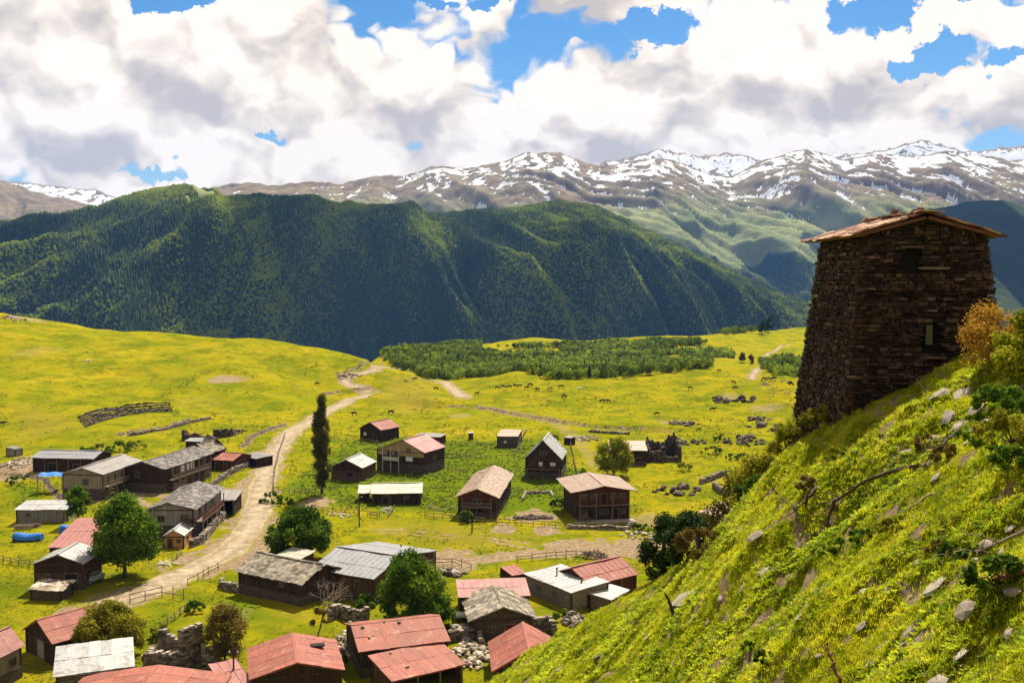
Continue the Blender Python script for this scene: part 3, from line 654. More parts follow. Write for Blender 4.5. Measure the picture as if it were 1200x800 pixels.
# ================================================================ BUILD HELPERS
class MB:
    def __init__(s): s.v = []; s.f = []; s.tint = []
    def _t(s, n, t): s.tint += [t] * n
    def box(s, c, d, rz=0.0, jit=0.0, t=.5, M=None):
        b = len(s.v); cs, sn = math.cos(rz), math.sin(rz)
        for z in (-.5, .5):
            for x, y in ((-.5, -.5), (.5, -.5), (.5, .5), (-.5, .5)):
                q = Vector((x * d[0] + random.uniform(-jit, jit), y * d[1] + random.uniform(-jit, jit), z * d[2] + random.uniform(-jit, jit) * .5))
                if M is not None: q = M @ q
                else: q = Vector((q.x * cs - q.y * sn, q.x * sn + q.y * cs, q.z))
                s.v.append((c[0] + q.x, c[1] + q.y, c[2] + q.z))
        s.f += [(b, b + 3, b + 2, b + 1), (b + 4, b + 5, b + 6, b + 7), (b, b + 1, b + 5, b + 4), (b + 1, b + 2, b + 6, b + 5), (b + 2, b + 3, b + 7, b + 6), (b + 3, b, b + 4, b + 7)]
        s._t(8, t); return s
    def tube(s, pts, r0, r1=None, seg=6, t=.5, cap=True):
        r1 = r0 if r1 is None else r1; n = len(pts); b0 = len(s.v)
        for i, p in enumerate(pts):
            p = Vector(p); q = Vector(pts[min(i + 1, n - 1)]) - Vector(pts[max(i - 1, 0)]); q.normalize()
            a = q.cross(Vector((0, 0, 1))) if abs(q.z) < .95 else q.cross(Vector((1, 0, 0))); a.normalize(); c = q.cross(a); r = r0 + (r1 - r0) * i / max(1, n - 1)
            for k_ in range(seg):
                an = 6.2832 * k_ / seg; v = p + a * (math.cos(an) * r) + c * (math.sin(an) * r); s.v.append(tuple(v))
        for i in range(n - 1):
            for k_ in range(seg): a = b0 + i * seg; k2 = (k_ + 1) % seg; s.f.append((a + k_, a + k2, a + seg + k2, a + seg + k_))
        if cap: s.f.append(tuple(b0 + k_ for k_ in range(seg))[::-1]); s.f.append(tuple(b0 + (n - 1) * seg + k_ for k_ in range(seg)))
        s._t(n * seg, t); return s
    def beam(s, p, q, w, h=None, t=.5):
        """square bar between two points"""
        h = h or w; p, q = Vector(p), Vector(q); d = q - p; L_ = d.length; d.normalize(); a = d.cross(Vector((0, 0, 1))) if abs(d.z) < .99 else Vector((1, 0, 0)); a.normalize(); c = a.cross(d)
        M = Matrix((a, d, c)).transposed(); return s.box((p + q) / 2, (w, L_, h), M=M, t=t)
    def poly(s, pts, t=.5): b = len(s.v); s.v += [tuple(p) for p in pts]; s.f.append(tuple(range(b, b + len(pts)))); s._t(len(pts), t); return s
    def rockm(s, c, r, t=.5, flat=.7):
        """irregular boulder of 20 facets"""
        b = len(s.v); g = (1 + 5 ** .5) / 2; ico = [(-1, g, 0), (1, g, 0), (-1, -g, 0), (1, -g, 0), (0, -1, g), (0, 1, g), (0, -1, -g), (0, 1, -g), (g, 0, -1), (g, 0, 1), (-g, 0, -1), (-g, 0, 1)]
        ax = random.uniform(.7, 1.3); ay = random.uniform(.7, 1.2); rz = random.random() * 6.28; cs, sn = math.cos(rz), math.sin(rz)
        for x, y, z in ico:
            k_ = random.uniform(.72, 1.15) * r / 1.9; x, y, z = x * k_ * ax, y * k_ * ay, z * k_ * flat; s.v.append((c[0] + x * cs - y * sn, c[1] + x * sn + y * cs, c[2] + z))
        for f in ((0, 11, 5), (0, 5, 1), (0, 1, 7), (0, 7, 10), (0, 10, 11), (1, 5, 9), (5, 11, 4), (11, 10, 2), (10, 7, 6), (7, 1, 8), (3, 9, 4), (3, 4, 2), (3, 2, 6), (3, 6, 8), (3, 8, 9), (4, 9, 5), (2, 4, 11), (6, 2, 10), (8, 6, 7), (9, 8, 1)): s.f.append(tuple(b + i for i in f))
        s._t(12, t); return s
    def mesh(s, name, smooth=False):
        me = bpy.data.meshes.new(name); me.from_pydata(s.v, [], s.f)
        a = me.attributes.new('tint', 'FLOAT', 'POINT'); a.data.foreach_set('value', np.array(s.tint, np.float32))
        if smooth: me.polygons.foreach_set('use_smooth', np.ones(len(me.polygons), bool))
        me.update(); return me
    def build(s, name, m, parent=None, smooth=False, **pr): return link(name, s.mesh(name, smooth), m, parent, **pr)
def thing(name, label, cat, loc=(0, 0, 0), rz=0.0, group=None):
    o = bpy.data.objects.new(name, None); COL.objects.link(o); o.location = loc; o.rotation_euler = (0, 0, rz); o.empty_display_size = .5
    o['label'] = label; o['category'] = cat
    if group: o['group'] = group
    return o
def tag(o, label, cat, group=None):
    o['label'] = label; o['category'] = cat
    if group: o['group'] = group
    return o
# ---------------------------------------------------------------- building materials
def board_mat(name, c0, c1, c2, vertical=True, sc_=4.2):
    m = mat(name, c1, .85, .15); n = NB(m); c = n.co('Object')
    st = n.co('Object', (sc_, sc_, .12) if vertical else (.15, .15, sc_))
    v = n.noise(st, 1.0, 3, .6); w = n.noise(c, .7, 5, .7)
    col = n.ramp(n.math('ADD', n.math('MULTIPLY', v, .6), n.math('MULTIPLY', w, .4)), (.34, c0), (.5, c1), (.66, c2))
    sp = n.N.new('ShaderNodeSeparateXYZ'); n.L.new(c, sp.inputs[0])
    if vertical: q = n.math('ADD', sp.outputs[0], sp.outputs[1])
    else: q = sp.outputs[2]
    fr = n.math('FRACT', n.math('MULTIPLY', q, 5.0)); gap = n.ramp(fr, (.0, (.25, .25, .25)), (.12, (1, 1, 1)))
    col = n.mix(1.0, col, gap, 'MULTIPLY'); hv = n.mix(n.rand(), (.85, .85, .85), (1.15, 1.1, 1.05)); n.color(n.mix(1.0, col, hv, 'MULTIPLY'))
    n.bump(fr, .5, .03); return m
M_wood_dark = board_mat('dark weathered boards', (.024, .012, .007), (.048, .026, .015), (.095, .055, .032))
M_wood_red = board_mat('red brown boards', (.05, .015, .008), (.10, .030, .014), (.16, .055, .026))
M_wood_mid = board_mat('brown boards', (.05, .026, .013), (.10, .054, .027), (.18, .105, .052))
M_wood_orange = board_mat('orange pine boards', (.36, .17, .06), (.52, .27, .10), (.65, .38, .16), False, 5)
M_wood_yellow = board_mat('honey boards', (.30, .19, .08), (.45, .30, .14), (.58, .41, .21), False, 4)
M_beige = board_mat('faded beige boards', (.20, .16, .11), (.32, .26, .18), (.44, .37, .27))
M_grey_board = board_mat('silver grey boards', (.16, .14, .12), (.27, .245, .21), (.40, .37, .32))
M_timber = mat('weathered timber', (.16, .11, .07)); _n = NB(M_timber); _n.color(_n.ramp(_n.noise(_n.co('Object', (2, 2, 2)), 1.5, 5, .7), (.3, (.09, .055, .035)), (.5, (.19, .13, .085)), (.72, (.34, .26, .18))))
M_timber_dark = mat('dark timber', (.05, .03, .02)); _n = NB(M_timber_dark); _n.color(_n.ramp(_n.noise(_n.co('Object', (2, 2, 2)), 1.5, 5, .7), (.3, (.025, .014, .009)), (.6, (.085, .05, .03))))
M_pale = mat('pale painted wood', (.55, .50, .40)); _n = NB(M_pale); _n.color(_n.ramp(_n.noise(_n.co(), 2.5, 5, .7), (.3, (.38, .33, .25)), (.6, (.62, .57, .47))))
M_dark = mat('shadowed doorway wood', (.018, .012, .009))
M_pane = mat('window glass', (.03, .035, .04), .12, .5); M_curtain = mat('white curtain behind glass', (.62, .60, .55), .5, .3)
def stone_mat(name, cs, sc_=3.2, tint=True):
    m = mat(name, cs[1], .92, .15); n = NB(m); c = n.co('Object', (1, 1, 1.7))
    vc = n.voro(c, sc_, 'Color'); sp = n.N.new('ShaderNodeSeparateColor'); n.L.new(vc, sp.inputs[0])
    f = n.math('ADD', n.math('MULTIPLY', sp.outputs[0], .55), n.math('MULTIPLY', n.noise(c, 3, 6, .7), .45))
    if tint: f = n.math('ADD', n.math('MULTIPLY', f, .45), n.math('MULTIPLY', n.attr('tint'), .55))
    col = n.ramp(f, (.2, cs[0]), (.5, cs[1]), (.8, cs[2])); n.color(col)
    n.bump(n.noise(c, 6, 6, .75), .8, .05); return m
M_stone = stone_mat('field stone', ((.075, .055, .040), (.20, .155, .115), (.42, .35, .27)))
M_stone_dark = stone_mat('dark field stone', ((.035, .025, .020), (.095, .068, .050), (.21, .16, .12)))
M_rubble = stone_mat('pale rubble', ((.16, .12, .08), (.38, .30, .21), (.62, .54, .42)))
M_slate = stone_mat('lichened slate slabs', ((.12, .095, .07), (.24, .20, .15), (.40, .34, .25)), 1.6)
M_slate_grey = stone_mat('grey weathered slates', ((.085, .072, .065), (.16, .14, .125), (.26, .23, .20)), 1.6)
def metal_mat(name, base, streak, patch, rough=.55, pa=.5, spec=.35):
    m = mat(name, base, rough, spec); n = NB(m); c = n.co('Object'); c2 = n.co('Object', (1.6, .25, .25))
    a = n.mix(n.ramp(n.noise(c2, 2.2, 6, .75), (.42, (0, 0, 0)), (.62, (1, 1, 1))), base, streak)
    b = n.mix(n.math('MULTIPLY', n.ramp(n.noise(c, .55, 7, .72), (pa, (0, 0, 0)), (pa + .1, (1, 1, 1))), .8), a, patch)
    hv = n.mix(n.attr('tint'), (.86, .86, .86), (1.14, 1.14, 1.14)); b = n.mix(n.math('MULTIPLY', n.ramp(n.noise(c, 2.3, 7, .78), (.56, (0, 0, 0)), (.66, (1, 1, 1))), .55), b, (.13, .065, .035)); n.color(n.mix(1.0, b, hv, 'MULTIPLY')); n.bump(n.noise(c, 1.2, 4, .6), .5, .12); return m
M_red = metal_mat('faded red sheet metal', (.33, .092, .052), (.23, .068, .04), (.42, .23, .155), .75, .56)
M_red_dull = metal_mat('dull maroon sheet metal', (.27, .085, .065), (.35, .14, .10), (.20, .055, .045), .6, .6)
M_pinkroof = metal_mat('sun bleached pink sheet metal', (.40, .19, .125), (.46, .26, .18), (.30, .14, .09), .6, .6)
M_tanroof = metal_mat('tan sheet metal', (.27, .17, .105), (.34, .225, .145), (.20, .12, .075), .6, .62)
M_grey_metal = metal_mat('grey sheet metal', (.24, .235, .235), (.31, .30, .30), (.17, .15, .14), .5, .63)
M_brown_metal = metal_mat('brown grey sheet metal', (.20, .175, .15), (.27, .24, .21), (.14, .10, .08), .6, .6)
M_white_metal = metal_mat('pale galvanised sheet', (.34, .33, .31), (.43, .42, .40), (.22, .17, .12), .65, .52)
M_pale_roof = metal_mat('cream stained sheet', (.42, .37, .26), (.50, .45, .34), (.28, .18, .10), .6, .56)
M_blue = mat('blue plastic', (.015, .12, .42), .45, .4); M_whitep = mat('white enamel', (.72, .72, .70), .4, .4)
M_black = mat('black rubber', (.015, .015, .015), .7, .2); M_greypaint = mat('grey car paint', (.32, .33, .35), .3, .5)

def slope(bmr, o, ux, uy, L_, W_, kind, th=.10):
    """roof slope: o corner at the eave, ux along eave (length L_), uy up the slope (length W_)"""
    o, ux, uy = Vector(o), Vector(ux).normalized(), Vector(uy).normalized(); nz = ux.cross(uy).normalized()
    if nz.z < 0: nz = -nz
    flip = ux.cross(uy).dot(nz) < 0
    M = Matrix((ux, uy, nz)).transposed()
    def pt(a, b, h): return o + ux * a + uy * b + nz * h
    nx, ny = max(4, int(L_ / 1.6)), max(3, int(W_ / 1.2)); sd = random.random() * 99
    h = {(i, j): .05 * math.sin(i * 1.7 + sd) * math.sin(j * 1.1 + sd) + random.uniform(-.02, .02) - (.10 * math.sin(math.pi * i / nx) if kind != 'sheet' else .03 * math.sin(math.pi * i / nx)) for i in range(nx + 1) for j in range(ny + 1)}
    ej = {(i, j): (random.uniform(-.05, .05) if j in (0,) else 0) for i in range(nx + 1) for j in range(ny + 1)}
    b = len(bmr.v)
    for s_ in (0, 1):
        for i in range(nx + 1):
            for j in range(ny + 1): bmr.v.append(tuple(pt(L_ * i / nx, W_ * j / ny + ej[i, j], h[i, j] - (0 if s_ else th)))); bmr.tint.append(.5)
    q = (nx + 1) * (ny + 1)
    for i in range(nx):
        for j in range(ny):
            a = b + q + i * (ny + 1) + j; fc = (a, a + ny + 1, a + ny + 2, a + 1); bmr.f.append(fc if not flip else fc[::-1]); a -= q; fc = (a, a + ny + 1, a + ny + 2, a + 1); bmr.f.append(fc[::-1] if not flip else fc)
    def wall(idx):
        for k_, l_ in zip(idx[:-1], idx[1:]): bmr.f.append((b + k_, b + l_, b + l_ + q, b + k_ + q))
    wall([i * (ny + 1) for i in range(nx + 1)]); wall([i * (ny + 1) + ny for i in range(nx + 1)]); wall(list(range(ny + 1))); wall([nx * (ny + 1) + j for j in range(ny + 1)])
    if kind in ('slate', 'slatefine'):
        st = .62 if kind == 'slate' else .5; rows = int(W_ / st); 
        for r_ in range(rows + 1):
            a = -.05
            while a < L_:
                w = random.uniform(.45, 1.0) * (1.1 if kind == 'slate' else .9)
                Mr = M @ Matrix.Rotation(random.uniform(-.09, .09), 3, 'Z') @ Matrix.Rotation(random.uniform(.03, .10), 3, 'X')
                bmr.box(pt(a + w / 2, min(r_ * st + random.uniform(-.07, .07), W_ - .1), .04 + random.uniform(0, .05) - .08 * math.sin(math.pi * min(1, max(0, a / L_)))), (w * 1.02, st * 1.35, random.uniform(.035, .07)), jit=.05, M=Mr, t=random.random()); a += w * random.uniform(.86, 1.0)
    elif kind == 'plank':
        a = 0
        while a < L_ - .05:
            w = random.uniform(.22, .32); bmr.box(pt(a + w / 2, W_ / 2 + random.uniform(-.08, .08), .03 + random.uniform(0, .025)), (w * .94, W_ + random.uniform(-.05, .2), .04), M=M @ Matrix.Rotation(random.uniform(-.01, .01), 3, 'Z'), t=random.random()); a += w
    elif kind == 'sheet':
        k_ = max(2, round(L_ / .95))
        for i in range(k_ + 1): bmr.box(pt(L_ * i / k_, W_ / 2, .035 - .03 * math.sin(math.pi * i / k_)), (.04, W_ * .995, .022), M=M, t=.48)
        if W_ > 3.5: bmr.box(pt(L_ / 2, W_ * random.uniform(.42, .58), .02), (L_ * .99, .06, .03), M=M, t=.3)
def sheets_on(parent, m, o, ux, uy, L_, W_):
    """single metal sheets nailed on a slope, each one a piece of its own"""
    o, ux, uy = Vector(o), Vector(ux).normalized(), Vector(uy).normalized(); nz = ux.cross(uy).normalized(); nz = -nz if nz.z < 0 else nz
    M = Matrix((ux, uy, nz)).transposed(); k_ = max(3, round(L_ / 1.15)); rows = 2 if W_ > 3 else 1
    for r_ in range(rows):
        for i in range(k_):
            w = L_ / k_; l_ = W_ / rows; b = MB(); c = o + ux * (w * (i + .5)) + uy * (l_ * (r_ + .5) + random.uniform(-.04, .04)) + nz * (.05 + .03 * r_ + (.02 if i % 2 else 0)); t = min(1, max(0, random.gauss(.5, .38)))
            Mr = M @ Matrix.Rotation(random.uniform(-.006, .006), 3, 'Z') @ Matrix.Rotation(random.uniform(-.012, .012), 3, 'X')
            b.box(c, (w * 1.015, l_ + .1, .02), M=Mr, t=t)
            for q in (-.25, .25): b.box(c + ux * (q * w) + nz * .012, (.04, l_ + .1, .016), M=Mr, t=t)
            b.build('sheet', m, parent)

def frame_of(A, B, C, eave, side='R'):
    """footprint from eave corners seen in the photograph: front left, front right, back corner (pixel) or depth in metres"""
    dm = 85 if B[0] < 560 else 100; a = at(*A, lift=eave, dmin=dm); b = at(*B, lift=eave, dmin=dm); v1 = Vector((b.x - a.x, b.y - a.y)); 
    if isinstance(C, (int, float)): depth = C; yaw = math.atan2(v1.y, v1.x)
    else:
        c = at(*C, lift=eave, dmin=dm); r = b if side == 'R' else a; v2 = Vector((c.x - r.x, c.y - r.y)); depth = v2.length
        v2r = Vector((v2.y, -v2.x)); s_ = v1 * (1.0 if v1.length > 0 else 0) + v2r; yaw = math.atan2(s_.y, s_.x)
    W_ = v1.length; mid = (a + b) / 2; n_ = Vector((-math.sin(yaw), math.cos(yaw))); cx = mid.x + n_.x * depth / 2; cy = mid.y + n_.y * depth / 2
    return cx, cy, yaw, W_, depth
def house(name, cat, label, A, B, C, eave, rise, ridge='y', wall=None, roof=None, rk='sheet', over=.35, side='R', feats=(), group=None, gable=None, base=.0, sheets=False, W=None, peak=.5, open_front=False, lower=None):
    wall = wall or M_wood_dark; roof = roof or M_grey_metal
    cx, cy, yaw, W_, D = frame_of(A, B, C, eave, side)
    if W: W_ = W
    gz = [hz(cx + dx * math.cos(yaw) - dy * math.sin(yaw), cy + dx * math.sin(yaw) + dy * math.cos(yaw)) for dx in (-W_ / 2, W_ / 2) for dy in (-D / 2, D / 2)]
    z0 = hz(cx, cy); root = thing(name, label, cat, (cx, cy, z0), yaw, group)
    w, d = W_ / 2 - over, D / 2 - over; lo = min(min(gz) - z0, 0) - .6
    b = MB(); T = .02
    def hgt(x, y):                       # roof underside height over a body point
        if ridge == 'x': t = (y + D / 2) / D; return eave + rise * (t / peak if t < peak else (1 - t) / (1 - peak))
        if ridge == 'y': t = (x + W_ / 2) / W_; return eave + rise * (t / peak if t < peak else (1 - t) / (1 - peak))
        if ridge == 'mono': return eave + rise * (y + D / 2) / D
        if ridge == 'side': return eave + rise * (1 - (x + W_ / 2) / W_)
        return eave + rise
    cor = [(-w, -d), (w, -d), (w, d), (-w, d)]
    for i in range(4):
        p, q = cor[i], cor[(i + 1) % 4]
        if open_front and i == 0: continue
        N_ = 8; top = [(p[0] + (q[0] - p[0]) * k_ / N_, p[1] + (q[1] - p[1]) * k_ / N_) for k_ in range(N_ + 1)]
        if ridge in 'xy' and peak: top = sorted(set(top + [((2 * peak - 1) * W_ / 2, p[1])] if (ridge == 'y' and i in (0, 2)) else top + [(p[0], (2 * peak - 1) * D / 2)] if (ridge == 'x' and i in (1, 3)) else top), key=lambda t: math.dist(t, p))
        zs = lower if lower else lo
        for (x1, y1), (x2, y2) in zip(top[:-1], top[1:]): b.poly([(x1, y1, zs), (x2, y2, zs), (x2, y2, hgt(x2, y2) - .06), (x1, y1, hgt(x1, y1) - .06)])
    b.build('wall', wall, root)
    if lower:
        b = MB(); g = .06
        for i in range(4):
            if open_front and i == 0: continue
            p, q = cor[i], cor[(i + 1) % 4]; cxm, cym = (p[0] + q[0]) / 2, (p[1] + q[1]) / 2; b.box((cxm, cym, (lo + lower) / 2), (abs(q[0] - p[0]) + .12 if abs(q[0] - p[0]) > .1 else .3, abs(q[1] - p[1]) + .12 if abs(q[1] - p[1]) > .1 else .3, lower - lo))
        b.build('stone_base', M_stone_dark, root)
    # corner posts, plates and exposed rafters
    for x, y in cor: MB().box((x, y, (lo + hgt(x, y)) / 2 - .1), (.2, .2, hgt(x, y) - lo - .15)).build('corner_post', M_timber_dark, root)
    MB().box((0, -d - .03, eave - .12 if ridge != 'y' else eave - .2), (2 * w - .24, .12, .16)).build('wall_plate', M_timber_dark, root)
    # roof
    def add(o, ux, uy, L_, S_):
        r = MB(); slope(r, o, ux, uy, L_, S_, rk); ob = r.build('roof', roof, root)
        if sheets: sheets_on(ob, roof, o, ux, uy, L_, S_)
    if ridge == 'y':
        xr = (2 * peak - 1) * W_ / 2; l1 = xr + W_ / 2; l2 = W_ / 2 - xr
        add((-W_ / 2, -D / 2, eave), (0, 1, 0), (l1, 0, rise), D, math.hypot(l1, rise)); add((W_ / 2, -D / 2, eave), (0, 1, 0), (-l2, 0, rise), D, math.hypot(l2, rise))
        MB().box((xr, 0, eave + rise + .07), (.34, D * 1.0, .06), t=.3).build('ridge_cap', roof, root)
    elif ridge == 'x':
        yr = (2 * peak - 1) * D / 2; l1 = yr + D / 2; l2 = D / 2 - yr
        add((-W_ / 2, -D / 2, eave), (1, 0, 0), (0, l1, rise), W_, math.hypot(l1, rise)); add((-W_ / 2, D / 2, eave), (1, 0, 0), (0, -l2, rise), W_, math.hypot(l2, rise))
        MB().box((0, yr, eave + rise + .07), (W_, .34, .06), t=.3).build('ridge_cap', roof, root)
    elif ridge == 'mono': add((-W_ / 2, -D / 2, eave), (1, 0, 0), (0, D, rise), W_, math.hypot(D, rise))
    elif ridge == 'side': add((W_ / 2, -D / 2, eave), (0, 1, 0), (-W_, 0, rise), D, math.hypot(W_, rise))
    if gable:                                # differently coloured gable boards on the front
        g = MB(); xs = [-w + 2 * w * k_ / 12 for k_ in range(13)]
        for a, c in zip(xs[:-1], xs[1:]): g.poly([(a, -d - .03, gable[1]), (c, -d - .03, gable[1]), (c, -d - .03, hgt(c, 0) - .08), (a, -d - .03, hgt(a, 0) - .08)])
        g.build('gable_boards', gable[0], root)
    def wallpt(face, s_, z, out=0.0):
        return {'f': Vector((s_, -d - out, z)), 'r': Vector((w + out, s_, z)), 'l': Vector((-w - out, s_, z)), 'b': Vector((-s_, d + out, z))}[face]
    def dims(face, a, t, h): return (a, t, h) if face in 'fb' else (t, a, h)
    for ft in feats:
        k_ = ft[0]
        if k_ == 'win':
            _, face, s_, z, ww, hh = ft[:6]; c = wallpt(face, s_, z, .05); fr = MB(); t_ = .1; al = Vector((1, 0, 0)) if face in 'fb' else Vector((0, 1, 0))
            for sg in (-1, 1): fr.box(c + al * (sg * (ww / 2 + t_ / 2)), dims(face, t_, .12, hh + 2 * t_)); fr.box(c + Vector((0, 0, sg * (hh / 2 + t_ / 2))), dims(face, ww, .12, t_))
            fr.box(c, dims(face, .05, .09, hh)); f_ = fr.build('window', ft[7] if len(ft) > 7 else M_timber, root)
            MB().box(wallpt(face, s_, z, .03), dims(face, ww, .05, hh)).build('pane', M_curtain if (len(ft) > 6 and ft[6] == 'curtain') else M_pane, f_)
        elif k_ == 'door':
            _, face, s_, ww, hh = ft[:5]; zb = ft[6] if len(ft) > 6 else 0; c = wallpt(face, s_, zb + hh / 2, .03); dm = MB().box(c, dims(face, ww, .1, hh)); al = Vector((1, 0, 0)) if face in 'fb' else Vector((0, 1, 0))
            do = dm.build('door', ft[5] if len(ft) > 5 and ft[5] else M_dark, root); fr = MB()
            for sg in (-1, 1): fr.box(c + al * (sg * (ww / 2 + .06)), dims(face, .12, .16, hh))
            fr.box(c + Vector((0, 0, hh / 2 + .06)), dims(face, ww + .24, .16, .12)); fr.build('door_frame', M_timber, do)
        elif k_ == 'balcony':                # face, from, to, floor height, depth, top height, rail material
            _, face, a, c_, zf, dp, zt, rm = ft[:8]; L_ = c_ - a; mid = (a + c_) / 2
            MB().box(wallpt(face, mid, zf, dp / 2), dims(face, L_, dp, .14)).build('balcony_floor', M_timber, root)
            npost = max(2, int(L_ / 2.6)) + 1
            for i in range(npost):
                s_ = a + .1 + (L_ - .2) * i / (npost - 1); MB().box(wallpt(face, s_, (lo + zt) / 2, dp - .08), dims(face, .15, .15, zt - lo)).build('post', rm if rm is M_pale else M_timber, root)
            for zz in (.18, .95): MB().box(wallpt(face, mid, zf + zz, dp - .05), dims(face, L_, .07, .10)).build('rail', rm, root)
            nb = int(L_ / .16); bl = MB()
            if len(ft) > 8 and ft[8] == 'solid': bl.box(wallpt(face, mid, zf + .55, dp - .03), dims(face, L_, .04, .78))
            elif len(ft) > 8 and ft[8] == 'cross':
                nn = max(2, int(L_ / .9)); 
                for i in range(nn):
                    s0, s1 = a + L_ * i / nn, a + L_ * (i + 1) / nn
                    bl.beam(wallpt(face, s0, zf + .2, dp - .05), wallpt(face, s1, zf + .93, dp - .05), .05); bl.beam(wallpt(face, s1, zf + .2, dp - .02), wallpt(face, s0, zf + .93, dp - .02), .05)
            else:
                for i in range(nb): bl.box(wallpt(face, a + (i + .5) * L_ / nb, zf + .55, dp - .05), dims(face, .06, .03, .8))
            bl.build('balustrade', rm, root, kind='stuff')
        elif k_ == 'chimney':
            _, x, y, h_ = ft; zt = hgt(x, y); MB().tube([(x, y, zt - .2), (x, y, zt + h_)], .1, seg=8).tube([(x, y, zt + h_ - .02), (x, y, zt + h_ + .1)], .17, seg=8).build('chimney', M_timber_dark, root)
        elif k_ == 'box':
            _, nm, c, dd_, mm_ = ft; MB().box(c, dd_).build(nm, mm_, root)
        elif k_ == 'posts':                  # front porch posts carrying the eave
            _, n_, dp = ft
            for i in range(n_): x = -w + .1 + (2 * w - .2) * i / (n_ - 1); MB().box((x, -D / 2 + .15, (lo + eave) / 2), (.14, .14, eave - lo)).build('post', M_timber, root)
        elif k_ == 'stones_on_roof':
            for i in range(ft[1]):
                s_ = MB(); x, y = random.uniform(-w, w), random.uniform(-d, d); s_.rockm((x, y, hgt(x, y) + .18), .24, t=random.random()); s_.build('stone', M_rubble, root)
    return root
# ================================================================ VILLAGE
HB = 'house'; 
house('barn', 'barn', 'long barn with low grey metal roof at the upper left of the village', (36, 536), (110, 538), 8.5, 3.4, 1.1, 'x', M_wood_dark, M_grey_metal, feats=[('posts', 6, 0), ('door', 'f', -2.5, 2.2, 2.2), ('door', 'f', 3, 1.2, 2), ('win', 'r', 0, 1.9, .8, .7), ('chimney', 5.6, 1.2, .9)])
house('house', HB, 'beige boarded two storey house with grey roof beside the blue tarpaulin', (75, 556), (117, 558), (152, 541), 5.2, 1.3, 'y', M_beige, M_brown_metal, lower=2.2,
      feats=[('win', 'f', .6, 3.6, 1.0, 1.2), ('door', 'f', -1.2, 1.1, 1.9), ('balcony', 'r', -7.2, 7.2, 2.5, 1.1, 5.0, M_timber)] + [('win', 'r', y, 3.9, .9, 1.1) for y in (-5.5, -2.8, 0, 2.8, 5.5)] + [('door', 'r', y, .9, 1.9) for y in (-4, 0, 4)])
house('chalet', 'chalet', 'big dark timber chalet with long gallery and curtained windows', (148, 545), (187, 549), (235, 532), 5.4, 1.4, 'y', M_wood_dark, M_slate_grey, 'slatefine', lower=2.2,
      feats=[('win', 'f', -1.5, 4.0, 1.1, 1.2), ('win', 'f', -1.5, 1.4, 1, 1), ('balcony', 'r', -8.0, 8.0, 2.7, 1.5, 5.2, M_timber), ('balcony', 'r', -8.0, -3, 1.0, 1.5, 2.6, M_timber)] + [('win', 'r', y, 4.1, 1.4, 1.3, 'curtain', M_pale) for y in (-1.8, .2, 2.2)] + [('win', 'r', y, 4.1, 1.0, 1.2) for y in (-6, -4, 5.2, 7)] + [('door', 'r', y, 1, 2) for y in (-5, 1, 5)])
house('house', HB, 'small house with mossy brown roof tucked behind the big dark chalet', (221, 529), (241, 531), 7, 4.4, 1.9, 'y', M_wood_dark, M_slate, 'slatefine', feats=[('win', 'f', 1.6, 3.2, .8, .8)])
house('house', HB, 'small dark gabled house with steep brown roof behind the red roofed cottage', (243, 529), (266, 528), 8, 3.8, 2.9, 'y', M_wood_red, M_slate_grey, 'slatefine', feats=[('win', 'f', 0, 3.2, .8, .9), ('win', 'r', 0, 2.4, .8, .8)])
house('cottage', 'cottage', 'low cottage with bright red metal roof beside the road bend', (241, 537), (273, 539), 8.5, 2.7, 1.1, 'x', M_wood_red, M_red, feats=[('posts', 4, 0), ('door', 'f', -1, 1, 1.9), ('win', 'f', 1.6, 1.5, .9, .9), ('win', 'r', -1.5, 1.6, 1, .9), ('win', 'r', 1.5, 1.6, 1, .9)])
house('shed', 'shed', 'small dark shed with pale flat roof below the ruined walls', (216, 517), (241, 517), 4, 2.2, .3, 'mono', M_wood_dark, M_grey_metal)
house('shed', 'shed', 'low dark shed with flat roof right of the red roofed cottage', (281, 533), (300, 537), 5, 2.3, .3, 'mono', M_wood_dark, M_brown_metal)
house('house', HB, 'large house with patched grey slate roof beside the small pine cabin', (173, 596), (227, 598), (257, 572), 5.3, 1.1, 'y', M_grey_board, M_slate_grey, 'slate', lower=2.4, peak=.42,
      feats=[('win', 'f', -1.8, 3.6, 1.1, 1), ('win', 'f', 2.4, 3.7, 1.5, 1.1), ('balcony', 'r', -8, 6, 2.8, 1.5, 5.0, M_wood_red, 'solid'), ('door', 'r', -4, 1, 2), ('door', 'r', 2, 1, 2), ('win', 'r', -5, 4, 1, 1), ('win', 'r', -1, 4, 1, 1), ('win', 'r', 3, 4, 1, 1), ('box', 'gate_board', (3.4, -8.9, 3.2), (1.2, .1, .8), M_wood_red)])
house('shed', 'shed', 'open fronted shed with grey brown roof at the roadside', (247, 586), (276, 586), (287, 577), 3.1, .5, 'mono', M_wood_dark, M_brown_metal, 'plank', open_front=True, feats=[('posts', 3, 0)])
house('cabin', 'cabin', 'tiny orange pine cabin with pale metal roof', (190, 627), (216, 628), (226, 619), 2.2, 1.0, 'y', M_wood_orange, M_white_metal, over=.2, feats=[('win', 'f', .85, 1.3, .55, .55), ('door', 'f', -.6, .7, 1.6, M_wood_mid), ('win', 'r', 0, 1.3, .6, .5)])
house('shed', 'shed', 'long low grey shed with pale roof above the blue boat shaped cover', (19, 598), (78, 597), (80, 589), 2.5, .6, 'mono', M_grey_board, M_white_metal, feats=[('win', 'f', -2.5, 1.5, .7, .5), ('door', 'f', 3.2, 1.1, 1.7, M_grey_board)])
